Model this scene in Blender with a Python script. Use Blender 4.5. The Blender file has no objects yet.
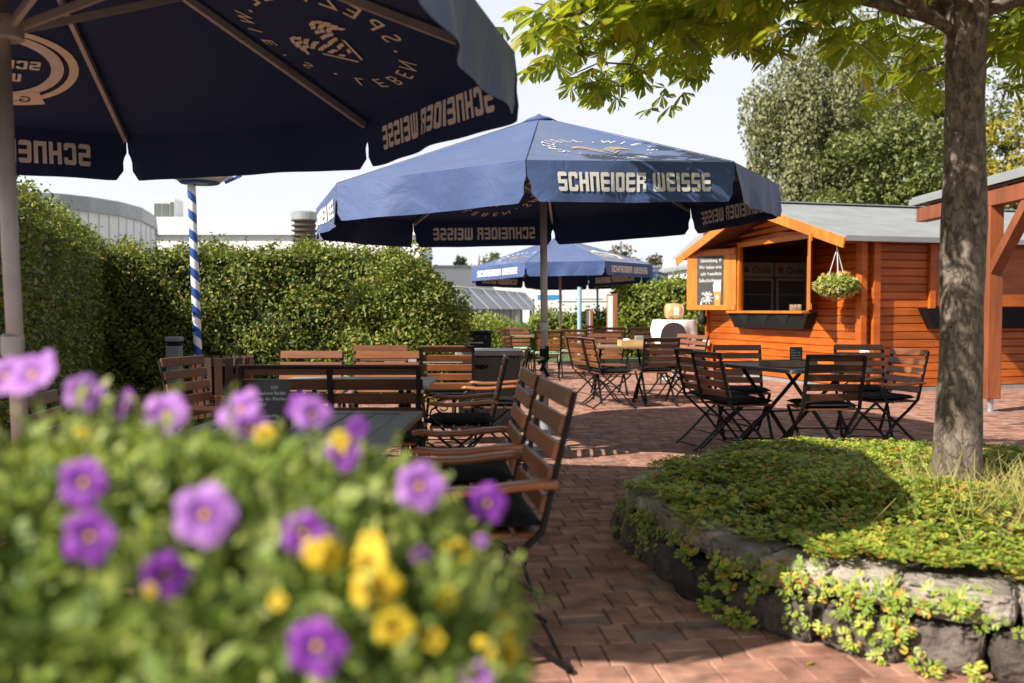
import bpy, bmesh, math, random
import numpy as np
from mathutils import Vector, Matrix
rnd = random.Random(7); npr = np.random.default_rng(11)
PI = math.pi; R = math.radians
sc = bpy.context.scene; C = sc.collection
F = 909.0; PITCH = .034; H = 1.2

# ------------------------------------------------------------------ camera
cd = bpy.data.cameras.new('camera'); cam = bpy.data.objects.new('camera', cd); C.objects.link(cam)
cam.location = (0, 0, H); cam.rotation_euler = (PI/2 - PITCH, 0, 0)
cd.sensor_width = 36; cd.lens = F/1024*36; cd.clip_start = .02; cd.clip_end = 3000
cd.dof.use_dof = True; cd.dof.focus_distance = 7.2; cd.dof.aperture_fstop = 2.15
sc.camera = cam

def at(px, py, Y):
    """point at distance Y along the view for a position in the photograph"""
    xc, yc = (px-512)/F, (341.5-py)/F
    d = Vector((xc, math.cos(PITCH)+yc*math.sin(PITCH), -math.sin(PITCH)+yc*math.cos(PITCH)))
    return Vector((0, 0, H)) + d*(Y/d.y)
def ground(px, py, z=0):
    xc, yc = (px-512)/F, (341.5-py)/F
    d = Vector((xc, math.cos(PITCH)+yc*math.sin(PITCH), -math.sin(PITCH)+yc*math.cos(PITCH)))
    return Vector((0, 0, H)) + d*((z-H)/d.z)

# ------------------------------------------------------------------ light
SUN_H = Vector((-.826, -.563, 0)).normalized(); EL = R(38)
sd = (SUN_H*math.cos(EL) + Vector((0, 0, math.sin(EL)))).normalized()
sl = bpy.data.lights.new('sun', 'SUN'); so = bpy.data.objects.new('sun', sl); C.objects.link(so)
sl.energy = 5.0; sl.angle = R(.53); sl.color = (1, .91, .78)
so.rotation_euler = sd.to_track_quat('Z', 'Y').to_euler()
w = bpy.data.worlds.new('World'); sc.world = w; w.use_nodes = True
nt = w.node_tree; nt.nodes.clear()
sky = nt.nodes.new('ShaderNodeTexSky'); sky.sky_type = 'NISHITA'; sky.sun_disc = False
sky.sun_elevation = EL; sky.sun_rotation = math.atan2(sd.x, sd.y); sky.air_density = 1; sky.dust_density = 4; sky.ozone_density = 1
mx = nt.nodes.new('ShaderNodeMix'); mx.data_type = 'RGBA'; mx.inputs[0].default_value = .84

wtc = nt.nodes.new('ShaderNodeTexCoord'); wsx = nt.nodes.new('ShaderNodeSeparateXYZ'); wr = nt.nodes.new('ShaderNodeValToRGB'); wm = nt.nodes.new('ShaderNodeMix'); wm.data_type = 'RGBA'; wm.blend_type = 'MULTIPLY'; wm.inputs[0].default_value = 1; wm.inputs[7].default_value = (14, 14, 14.2, 1)
we = wr.color_ramp.elements; we[0].position = 0; we[0].color = (.97, .98, 1, 1); we[1].position = .9; we[1].color = (.17, .20, .26, 1); w2_ = we.new(.3); w2_.color = (.86, .89, .93, 1)
nt.links.new(wtc.outputs['Generated'], wsx.inputs[0]); nt.links.new(wsx.outputs[2], wr.inputs[0]); nt.links.new(wr.outputs[0], wm.inputs[6]); nt.links.new(wm.outputs[2], mx.inputs[7])
bg = nt.nodes.new('ShaderNodeBackground'); bg.inputs[1].default_value = .047
ow = nt.nodes.new('ShaderNodeOutputWorld')
nt.links.new(sky.outputs[0], mx.inputs[6]); nt.links.new(mx.outputs[2], bg.inputs[0]); nt.links.new(bg.outputs[0], ow.inputs[0])
sc.view_settings.view_transform = 'Standard'; sc.view_settings.look = 'None'; sc.view_settings.exposure = .86; sc.view_settings.gamma = 1
sc.cycles.max_bounces = 8; sc.cycles.transparent_max_bounces = 8
try: sc.cycles.use_denoising = True
except Exception: pass

# ------------------------------------------------------------------ materials
def new_mat(name):
    m = bpy.data.materials.new(name); m.use_nodes = True
    b = m.node_tree.nodes['Principled BSDF']
    return m, m.node_tree, b
def ramp(nt, stops):
    r = nt.nodes.new('ShaderNodeValToRGB'); e = r.color_ramp.elements
    while len(e) < len(stops): e.new(.5)
    for el, (p, c) in zip(e, stops): el.position = p; el.color = (*c, 1)
    return r
def mat(name, c1, c2=None, scale=8, rough=.6, bump=0, metal=0, stretch=(1, 1, 1), detail=5, spec=.5, bscale=None, dist=.01, coat=0, sheen=0):
    m, nt, b = new_mat(name)
    b.inputs['Roughness'].default_value = rough; b.inputs['Metallic'].default_value = metal
    b.inputs['Specular IOR Level'].default_value = spec
    b.inputs['Coat Weight'].default_value = coat; b.inputs['Sheen Weight'].default_value = sheen
    c2 = c2 or tuple(x*.75 for x in c1)
    tc = nt.nodes.new('ShaderNodeTexCoord'); mp = nt.nodes.new('ShaderNodeMapping'); mp.inputs['Scale'].default_value = stretch
    n = nt.nodes.new('ShaderNodeTexNoise'); n.inputs['Scale'].default_value = scale; n.inputs['Detail'].default_value = detail
    nt.links.new(tc.outputs['Object'], mp.inputs[0]); nt.links.new(mp.outputs[0], n.inputs['Vector'])
    r = ramp(nt, [(.3, c2), (.7, c1)]); nt.links.new(n.outputs['Fac'], r.inputs[0]); nt.links.new(r.outputs[0], b.inputs['Base Color'])
    if bump:
        n2 = nt.nodes.new('ShaderNodeTexNoise'); n2.inputs['Scale'].default_value = bscale or scale*4; n2.inputs['Detail'].default_value = 6
        nt.links.new(mp.outputs[0], n2.inputs['Vector'])
        bp = nt.nodes.new('ShaderNodeBump'); bp.inputs['Strength'].default_value = bump; bp.inputs['Distance'].default_value = dist
        nt.links.new(n2.outputs['Fac'], bp.inputs['Height']); nt.links.new(bp.outputs[0], b.inputs['Normal'])
    return m
def island_mat(name, stops, rough=.5, trans=0, tcol=None, nscale=0, spec=.4, bump=0, bscale=60):
    """colour picked per island (each leaf, slat or brick its own)"""
    m, nt, b = new_mat(name); b.inputs['Roughness'].default_value = rough; b.inputs['Specular IOR Level'].default_value = spec
    g = nt.nodes.new('ShaderNodeNewGeometry'); r = ramp(nt, stops); nt.links.new(g.outputs['Random Per Island'], r.inputs[0])
    col = r.outputs[0]
    tc = nt.nodes.new('ShaderNodeTexCoord')
    if nscale:
        n = nt.nodes.new('ShaderNodeTexNoise'); n.inputs['Scale'].default_value = nscale; n.inputs['Detail'].default_value = 6
        nt.links.new(tc.outputs['Object'], n.inputs['Vector'])
        mm = nt.nodes.new('ShaderNodeMix'); mm.data_type = 'RGBA'; mm.blend_type = 'MULTIPLY'; mm.inputs[0].default_value = 1
        r2 = ramp(nt, [(.3, (.45, .44, .43)), (.62, (1, 1, 1))]); nt.links.new(n.outputs['Fac'], r2.inputs[0])
        nt.links.new(col, mm.inputs[6]); nt.links.new(r2.outputs[0], mm.inputs[7]); col = mm.outputs[2]
    nt.links.new(col, b.inputs['Base Color'])
    if bump:
        n2 = nt.nodes.new('ShaderNodeTexNoise'); n2.inputs['Scale'].default_value = bscale; n2.inputs['Detail'].default_value = 5
        nt.links.new(tc.outputs['Object'], n2.inputs['Vector'])
        bp = nt.nodes.new('ShaderNodeBump'); bp.inputs['Strength'].default_value = bump; bp.inputs['Distance'].default_value = .03 if bump >= 1 else .006
        nt.links.new(n2.outputs['Fac'], bp.inputs['Height']); nt.links.new(bp.outputs[0], b.inputs['Normal'])
    if trans:
        t = nt.nodes.new('ShaderNodeBsdfTranslucent'); ms = nt.nodes.new('ShaderNodeMixShader'); ms.inputs[0].default_value = trans
        if tcol:
            mc = nt.nodes.new('ShaderNodeMix'); mc.data_type = 'RGBA'; mc.inputs[0].default_value = .6; mc.inputs[7].default_value = (*tcol, 1)
            nt.links.new(col, mc.inputs[6]); nt.links.new(mc.outputs[2], t.inputs[0])
        else: nt.links.new(col, t.inputs[0])
        o = nt.nodes['Material Output']
        nt.links.new(b.outputs[0], ms.inputs[1]); nt.links.new(t.outputs[0], ms.inputs[2]); nt.links.new(ms.outputs[0], o.inputs[0])
    return m
def wood_mat(name, dark, light, rough=.5, scale=5, stretch=(1, 1, 1), coat=0):
    m, nt, b = new_mat(name); b.inputs['Roughness'].default_value = rough; b.inputs['Coat Weight'].default_value = coat; b.inputs['Coat Roughness'].default_value = .3
    tc = nt.nodes.new('ShaderNodeTexCoord'); mp = nt.nodes.new('ShaderNodeMapping'); mp.inputs['Scale'].default_value = stretch
    n = nt.nodes.new('ShaderNodeTexNoise'); n.inputs['Scale'].default_value = scale; n.inputs['Detail'].default_value = 8; n.inputs['Distortion'].default_value = .6
    nt.links.new(tc.outputs['Object'], mp.inputs[0]); nt.links.new(mp.outputs[0], n.inputs['Vector'])
    r = ramp(nt, [(.3, dark), (.68, light)]); nt.links.new(n.outputs['Fac'], r.inputs[0])
    g = nt.nodes.new('ShaderNodeNewGeometry'); r2 = ramp(nt, [(0, (.72, .72, .72)), (1, (1.15, 1.1, 1.05))]); nt.links.new(g.outputs['Random Per Island'], r2.inputs[0])
    mm = nt.nodes.new('ShaderNodeMix'); mm.data_type = 'RGBA'; mm.blend_type = 'MULTIPLY'; mm.inputs[0].default_value = 1
    oi = nt.nodes.new('ShaderNodeObjectInfo'); r3 = ramp(nt, [(0, (.72, .74, .78)), (1, (1.12, 1.05, .98))]); nt.links.new(oi.outputs['Random'], r3.inputs[0])
    n3 = nt.nodes.new('ShaderNodeTexNoise'); n3.inputs['Scale'].default_value = 1.7; n3.inputs['Detail'].default_value = 4; nt.links.new(tc.outputs['Object'], n3.inputs['Vector']); r4 = ramp(nt, [(.3, (.74, .74, .76)), (.6, (1, 1, 1))]); nt.links.new(n3.outputs['Fac'], r4.inputs[0])
    m2 = nt.nodes.new('ShaderNodeMix'); m2.data_type = 'RGBA'; m2.blend_type = 'MULTIPLY'; m2.inputs[0].default_value = 1; m3 = nt.nodes.new('ShaderNodeMix'); m3.data_type = 'RGBA'; m3.blend_type = 'MULTIPLY'; m3.inputs[0].default_value = 1 if 'slat' in name else 0
    nt.links.new(r.outputs[0], m2.inputs[6]); nt.links.new(r4.outputs[0], m2.inputs[7]); nt.links.new(m2.outputs[2], m3.inputs[6]); nt.links.new(r3.outputs[0], m3.inputs[7])
    nt.links.new(m3.outputs[2], mm.inputs[6]); nt.links.new(r2.outputs[0], mm.inputs[7]); nt.links.new(mm.outputs[2], b.inputs['Base Color'])
    bp = nt.nodes.new('ShaderNodeBump'); bp.inputs['Strength'].default_value = .25; bp.inputs['Distance'].default_value = .004
    nt.links.new(n.outputs['Fac'], bp.inputs['Height']); nt.links.new(bp.outputs[0], b.inputs['Normal'])
    return m

M = {}
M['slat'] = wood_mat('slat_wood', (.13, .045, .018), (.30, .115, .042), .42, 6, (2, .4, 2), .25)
M['slat_dark'] = wood_mat('dark_and_shaded_slat_wood', (.055, .024, .014), (.11, .045, .022), .4, 6, (2, .4, 2), .2)  # dark brown wood; also puts shade into the bench and armchair slats
M['arm'] = wood_mat('armrest_wood', (.22, .07, .02), (.42, .15, .05), .35, 6, (.4, 2, 2), .35)
M['iron'] = mat('black_iron', (.008, .008, .009), (.014, .013, .012), 30, .5, .15, spec=.25)
M['cushion'] = mat('black_cloth', (.009, .009, .010), (.016, .016, .017), 25, .9, .4, spec=.12, bscale=200, dist=.003)
M['green_cushion'] = mat('pale_green_cloth', (.32, .45, .28), (.25, .38, .22), 20, .85)
M['table_grey'] = wood_mat('grey_table_board', (.085, .088, .092), (.135, .138, .145), .5, 5, (.5, 3, 3))
M['table_pale'] = mat('pale_table_top', (.30, .29, .28), (.22, .21, .20), 12, .45)
M['table_wood'] = wood_mat('table_wood', (.2, .12, .07), (.34, .22, .14), .5, 6)
M['canvas'] = None
M['white_paint'] = mat('white_paint', (.78, .78, .77), (.70, .70, .69), 6, .5, .05)
M['steel'] = mat('painted_aluminium', (.50, .48, .465), (.42, .40, .385), 10, .42, .05, .35)
M['galv'] = mat('galvanised_steel', (.5, .51, .52), (.38, .39, .4), 18, .4, .1, .7)
M['black'] = mat('black_plastic', (.008, .008, .009), (.012, .012, .012), 20, .6, spec=.15)
M['charcoal'] = mat('charcoal_board', (.016, .018, .021), (.011, .012, .014), 6, .6, .1, spec=.2)
M['slate'] = mat('chalkboard_slate', (.035, .037, .04), (.06, .062, .065), 9, .7)
M['chalk'] = mat('chalk', (.75, .75, .73), (.6, .6, .58), 90, .9)
M['orange'] = wood_mat('orange_glazed_wood', (.39, .078, .006), (.60, .148, .012), .5, 4, (.35, .35, 3))
M['orange_board'] = wood_mat('orange_board', (.47, .14, .012), (.60, .215, .024), .5, 4, (3, 3, .35))
M['post'] = wood_mat('red_brown_post', (.20, .055, .018), (.30, .088, .026), .5, 4, (3, 3, .3))
M['roof_felt'] = mat('grey_roof_felt', (.27, .285, .30), (.21, .225, .235), 3, .8, .2, bscale=80)
M['roof_sheet'] = mat('roof_sheet', (.33, .345, .36), (.26, .275, .29), 4, .5, .05, .2)
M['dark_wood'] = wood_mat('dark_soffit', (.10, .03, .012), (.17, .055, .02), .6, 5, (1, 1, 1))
M['dark_inside'] = mat('hut_inside', (.26, .12, .045), (.18, .08, .03), 5, .8)
M['fridge'] = mat('fridge_shell', (.10, .10, .105), (.08, .08, .085), 5, .4)
M['fridge_head'] = mat('fridge_header', (.26, .24, .23), (.21, .195, .19), 5, .5)
M['cloth'] = mat('white_cloth', (.80, .79, .77), (.74, .73, .71), 12, .85, .2)
M['barrel'] = wood_mat('barrel_wood', (.50, .30, .12), (.68, .45, .22), .5, 5, (1, 3, 3))
M['hoop'] = mat('barrel_hoop', (.62, .52, .38), (.55, .45, .32), 10, .5)
M['white_wall'] = mat('white_render', (.72, .72, .71), (.66, .66, .65), 1.5, .8, .1)
M['grey_wall'] = mat('grey_cladding', (.74, .74, .75), (.69, .69, .70), 1.2, .6)
M['grey_trim'] = mat('grey_metal_trim', (.32, .34, .36), (.28, .30, .32), 2, .45, 0, .3)
M['dark_glass'] = mat('dark_glazing', (.035, .045, .055), (.05, .06, .07), 1, .12)
M['screen_grey'] = mat('lavender_grey_panel', (.27, .27, .34), (.23, .23, .30), 1, .35)
M['grille'] = mat('grey_green_grille', (.09, .11, .10), (.07, .085, .08), 30, .6)
M['vent_brown'] = mat('brown_vent', (.09, .065, .05), (.07, .05, .04), 10, .6)
M['blue_stripe'] = mat('bavarian_blue', (.016, .07, .32), (.014, .06, .28), 8, .45)
M['sign_blue'] = mat('sign_blue', (.05, .25, .55), (.045, .23, .5), 8, .4)
M['sky_pole'] = mat('pale_blue_paint', (.30, .52, .62), (.26, .46, .56), 8, .45)
M['stele_wood'] = wood_mat('stele_wood', (.28, .10, .04), (.42, .17, .07), .5, 4, (3, 3, .3))
M['wicker'] = None
M['terracotta'] = mat('planter_shell', (.06, .05, .045), (.045, .038, .034), 10, .7)
M['bark'] = None
M['soil'] = mat('dark_soil', (.035, .026, .018), (.06, .045, .03), 20, .95, .6)
M['stem'] = mat('green_stem', (.09, .14, .035), (.06, .10, .025), 30, .6)
M['twig'] = mat('brown_twig', (.06, .042, .028), (.04, .028, .02), 30, .8)
M['glass'] = None
M['tan_print'] = mat('tan_print', (.42, .33, .20), (.36, .28, .17), 30, .8)
M['white_print'] = mat('white_print', (.74, .73, .70), (.66, .65, .62), 30, .8)
M['grey_print'] = mat('print_lit_through', (.80, .80, .80), (.72, .72, .72), 30, .85)  # pale colour stands in for light coming through the cloth
M['tan_through'] = mat('tan_print_lit_through', (.82, .74, .60), (.75, .67, .54), 30, .85)  # brighter than the outer tan: light through the canvas put into the colour
M['beer'] = mat('beer_print', (.62, .25, .03), (.52, .2, .02), 10, .5)
M['lamp_white'] = mat('white_lamp_glass', (.8, .8, .8), (.75, .75, .75), 8, .3)
M['red'] = mat('red_paint', (.16, .04, .03), None, 8, .5)
def canvas_mat():
    m, nt, b = new_mat('navy_canvas')
    b.inputs['Roughness'].default_value = .62; b.inputs['Sheen Weight'].default_value = .25; b.inputs['Specular IOR Level'].default_value = .45
    tc = nt.nodes.new('ShaderNodeTexCoord'); n = nt.nodes.new('ShaderNodeTexNoise'); n.inputs['Scale'].default_value = 2.2; n.inputs['Detail'].default_value = 7
    nt.links.new(tc.outputs['Object'], n.inputs['Vector'])
    r = ramp(nt, [(.3, (.042, .085, .235)), (.7, (.058, .108, .275))]); nt.links.new(n.outputs['Fac'], r.inputs[0]); nt.links.new(r.outputs[0], b.inputs['Base Color'])
    n2 = nt.nodes.new('ShaderNodeTexNoise'); n2.inputs['Scale'].default_value = 3.2; n2.inputs['Detail'].default_value = 3; n2.inputs['Distortion'].default_value = 1.2
    nt.links.new(tc.outputs['Object'], n2.inputs['Vector'])
    bp = nt.nodes.new('ShaderNodeBump'); bp.inputs['Strength'].default_value = .35; bp.inputs['Distance'].default_value = .05
    nt.links.new(n2.outputs['Fac'], bp.inputs['Height']); nt.links.new(bp.outputs[0], b.inputs['Normal'])
    t = nt.nodes.new('ShaderNodeBsdfTranslucent'); t.inputs[0].default_value = (.012, .022, .075, 1)
    ms = nt.nodes.new('ShaderNodeMixShader'); ms.inputs[0].default_value = .12
    o = nt.nodes['Material Output']; nt.links.new(b.outputs[0], ms.inputs[1]); nt.links.new(t.outputs[0], ms.inputs[2]); nt.links.new(ms.outputs[0], o.inputs[0])
    return m
M['canvas'] = canvas_mat()
def shaded_inside_mat():
    m, nt, b = new_mat('navy_shaded_inside'); b.inputs['Roughness'].default_value = .8; b.inputs['Base Color'].default_value = (.008, .026, .105, 1)  # darker copy of the canvas, shade under the canopy put into its colour
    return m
M['shaded_inside'] = shaded_inside_mat()
def bark_mat():
    m, nt, b = new_mat('chestnut_bark'); b.inputs['Roughness'].default_value = .9
    tc = nt.nodes.new('ShaderNodeTexCoord'); mp = nt.nodes.new('ShaderNodeMapping'); mp.inputs['Scale'].default_value = (1.25, 1.25, .6)
    n = nt.nodes.new('ShaderNodeTexNoise'); n.inputs['Scale'].default_value = 22; n.inputs['Detail'].default_value = 9; n.inputs['Distortion'].default_value = .8
    v = nt.nodes.new('ShaderNodeTexVoronoi'); v.feature = 'DISTANCE_TO_EDGE'; v.inputs['Scale'].default_value = 17
    nt.links.new(tc.outputs['Object'], mp.inputs[0]); nt.links.new(mp.outputs[0], n.inputs['Vector'])
    ad = nt.nodes.new('ShaderNodeMix'); ad.data_type = 'RGBA'; ad.inputs[0].default_value = .12
    nt.links.new(mp.outputs[0], ad.inputs[6]); nt.links.new(n.outputs['Color'], ad.inputs[7]); nt.links.new(ad.outputs[2], v.inputs['Vector'])
    r = ramp(nt, [(.3, (.075, .058, .045)), (.55, (.17, .135, .105)), (.8, (.27, .23, .185))]); nt.links.new(n.outputs['Fac'], r.inputs[0])
    r2 = ramp(nt, [(0, (.45, .42, .4)), (.08, (1, 1, 1))]); nt.links.new(v.outputs['Distance'], r2.inputs[0])
    mm = nt.nodes.new('ShaderNodeMix'); mm.data_type = 'RGBA'; mm.blend_type = 'MULTIPLY'; mm.inputs[0].default_value = .7
    nt.links.new(r.outputs[0], mm.inputs[6]); nt.links.new(r2.outputs[0], mm.inputs[7]); nt.links.new(mm.outputs[2], b.inputs['Base Color'])
    hm = nt.nodes.new('ShaderNodeMath'); hm.operation = 'MULTIPLY_ADD'; hm.inputs[1].default_value = .5
    nt.links.new(n.outputs['Fac'], hm.inputs[0]); nt.links.new(r2.outputs[0], hm.inputs[2])
    bp = nt.nodes.new('ShaderNodeBump'); bp.inputs['Strength'].default_value = .8; bp.inputs['Distance'].default_value = .012
    nt.links.new(hm.outputs[0], bp.inputs['Height']); nt.links.new(bp.outputs[0], b.inputs['Normal'])
    return m
M['bark'] = bark_mat()
def wicker_mat():
    m, nt, b = new_mat('grey_wicker'); b.inputs['Roughness'].default_value = .6
    tc = nt.nodes.new('ShaderNodeTexCoord'); ck = nt.nodes.new('ShaderNodeTexChecker'); ck.inputs['Scale'].default_value = 55
    ck.inputs[1].default_value = (.13, .12, .115, 1); ck.inputs[2].default_value = (.035, .032, .03, 1)
    nt.links.new(tc.outputs['Object'], ck.inputs[0]); nt.links.new(ck.outputs[0], b.inputs['Base Color'])
    bp = nt.nodes.new('ShaderNodeBump'); bp.inputs['Strength'].default_value = .6; bp.inputs['Distance'].default_value = .006
    nt.links.new(ck.outputs[1], bp.inputs['Height']); nt.links.new(bp.outputs[0], b.inputs['Normal'])
    return m
M['wicker'] = wicker_mat()
def glass_mat():
    m, nt, b = new_mat('clear_glass'); b.inputs['Roughness'].default_value = .04; b.inputs['Transmission Weight'].default_value = .92
    b.inputs['Base Color'].default_value = (.85, .9, .9, 1); b.inputs['IOR'].default_value = 1.1
    return m
M['glass'] = glass_mat()
M['brick'] = island_mat('clay_pavers', [(0, (.28, .135, .10)), (.3, (.34, .172, .126)), (.6, (.40, .21, .153)), (.88, (.46, .255, .188)), (.975, (.33, .20, .165)), (1, (.27, .19, .17))], .82, nscale=9, bump=.35, bscale=90)
M['joint'] = mat('joint_sand', (.10, .075, .06), (.055, .045, .032), 14, .95, .4)
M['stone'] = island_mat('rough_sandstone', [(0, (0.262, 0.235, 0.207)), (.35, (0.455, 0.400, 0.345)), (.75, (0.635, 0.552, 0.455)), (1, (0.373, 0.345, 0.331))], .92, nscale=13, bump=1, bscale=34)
M['stone_dark'] = island_mat('dark_stone', [(0, (.05, .042, .038)), (.5, (.10, .082, .072)), (1, (.19, .155, .135))], .92, nscale=14, bump=1, bscale=34)  # darker tone for the lower course
M['hedge'] = island_mat('hornbeam_leaf', [(0, (0.065, 0.104, 0.021)), (.4, (0.130, 0.182, 0.033)), (.75, (0.208, 0.254, 0.044)), (.92, (0.325, 0.332, 0.058)), (1, (0.312, 0.195, 0.039))], .5, .3, (.25, .30, .03))
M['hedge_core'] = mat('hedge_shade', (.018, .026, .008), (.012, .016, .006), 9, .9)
M['shrub'] = island_mat('shrub_leaf', [(0, (.14, .20, .03)), (.5, (.24, .31, .05)), (1, (.38, .40, .08))], .5, .35, (.4, .48, .05))
M['lush'] = island_mat('lush_leaf', [(0, (.05, .14, .02)), (.5, (.09, .22, .03)), (1, (.16, .30, .05))], .5, .3, (.2, .4, .05))
M['birch'] = island_mat('birch_leaf', [(0, (0.115, 0.128, 0.054)), (.5, (0.189, 0.203, 0.088)), (1, (0.297, 0.297, 0.149))], .55, .25, (.25, .27, .09))
M['dense'] = island_mat('maple_leaf', [(0, (0.069, 0.094, 0.022)), (.5, (0.119, 0.150, 0.037)), (1, (0.200, 0.219, 0.056))], .5, .25, (.22, .25, .05))
M['yellow_leaf'] = island_mat('yellowing_leaf', [(0, (.16, .17, .02)), (.5, (.28, .25, .025)), (1, (.42, .33, .04))], .5, .3, (.5, .4, .04))
M['far_tree'] = island_mat('far_leaf', [(0, (.05, .055, .025)), (.5, (.09, .085, .035)), (1, (.15, .11, .05))], .6, .2)
M['chestnut'] = island_mat('chestnut_leaf', [(0, (.075, .125, .014)), (.4, (.13, .19, .02)), (.7, (.21, .25, .025)), (.88, (.33, .32, .03)), (.955, (.45, .35, .025)), (1, (.26, .10, .02))], .42, .6, (.48, .55, .02))
M['cover'] = island_mat('ground_cover_leaf', [(0, (0.125, 0.193, 0.029)), (.4, (0.216, 0.307, 0.039)), (.7, (0.340, 0.408, 0.057)), (.87, (0.476, 0.431, 0.057)), (.95, (0.511, 0.249, 0.045)), (1, (0.340, 0.113, 0.039))], .5, .22, (.4, .45, .04))
M['straw'] = island_mat('dry_grass', [(0, (0.299, 0.253, 0.081)), (.5, (0.437, 0.356, 0.138)), (1, (0.345, 0.391, 0.103))], .7, .2)
M['petunia_leaf'] = island_mat('petunia_leaf', [(0, (0.077, 0.132, 0.022)), (.4, (0.176, 0.264, 0.050)), (.75, (0.330, 0.407, 0.094)), (1, (0.506, 0.550, 0.187))], .5, .38, (.45, .52, .08))
M['petunia_tip'] = island_mat('petunia_tip_leaf', [(0, (.20, .29, .05)), (.5, (.36, .44, .11)), (1, (.50, .55, .20))], .5, .4, (.5, .56, .1))
def petal_mat(name, cin, cmid, cout, trans=.35):
    m, nt, b = new_mat(name); b.inputs['Roughness'].default_value = .55; b.inputs['Sheen Weight'].default_value = .3
    tc = nt.nodes.new('ShaderNodeTexCoord'); ln = nt.nodes.new('ShaderNodeVectorMath'); ln.operation = 'LENGTH'
    nt.links.new(tc.outputs['Object'], ln.inputs[0])
    wv = nt.nodes.new('ShaderNodeTexNoise'); wv.inputs['Scale'].default_value = 5; wv.inputs['Detail'].default_value = 5; nv = nt.nodes.new('ShaderNodeVectorMath'); nv.operation = 'NORMALIZE'
    nt.links.new(tc.outputs['Object'], nv.inputs[0]); nt.links.new(nv.outputs[0], wv.inputs['Vector'])
    ad = nt.nodes.new('ShaderNodeMath'); ad.operation = 'MULTIPLY_ADD'; ad.inputs[1].default_value = .75; sb_ = nt.nodes.new('ShaderNodeMath'); sb_.operation = 'SUBTRACT'; sb_.inputs[1].default_value = .37
    nt.links.new(wv.outputs['Fac'], ad.inputs[0]); nt.links.new(ln.outputs['Value'], sb_.inputs[0]); nt.links.new(sb_.outputs[0], ad.inputs[2])
    r = ramp(nt, [(.15, cin), (.45, cmid), (.9, cout)]); nt.links.new(ad.outputs[0], r.inputs[0]); nt.links.new(r.outputs[0], b.inputs['Base Color'])
    t = nt.nodes.new('ShaderNodeBsdfTranslucent'); nt.links.new(r.outputs[0], t.inputs[0])
    ms = nt.nodes.new('ShaderNodeMixShader'); ms.inputs[0].default_value = trans
    o = nt.nodes['Material Output']; nt.links.new(b.outputs[0], ms.inputs[1]); nt.links.new(t.outputs[0], ms.inputs[2]); nt.links.new(ms.outputs[0], o.inputs[0])
    return m
M['purple'] = petal_mat('purple_petal', (.08, .004, .14), (.20, .018, .36), (.30, .045, .46))
M['lilac'] = petal_mat('lilac_petal', (.17, .03, .28), (.34, .10, .52), (.50, .22, .66))
M['yellow'] = petal_mat('yellow_petal', (.55, .28, .005), (.78, .52, .01), (.82, .62, .03))
M['throat'] = mat('flower_throat', (.75, .42, .03), (.6, .3, .02), 40, .6)

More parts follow.
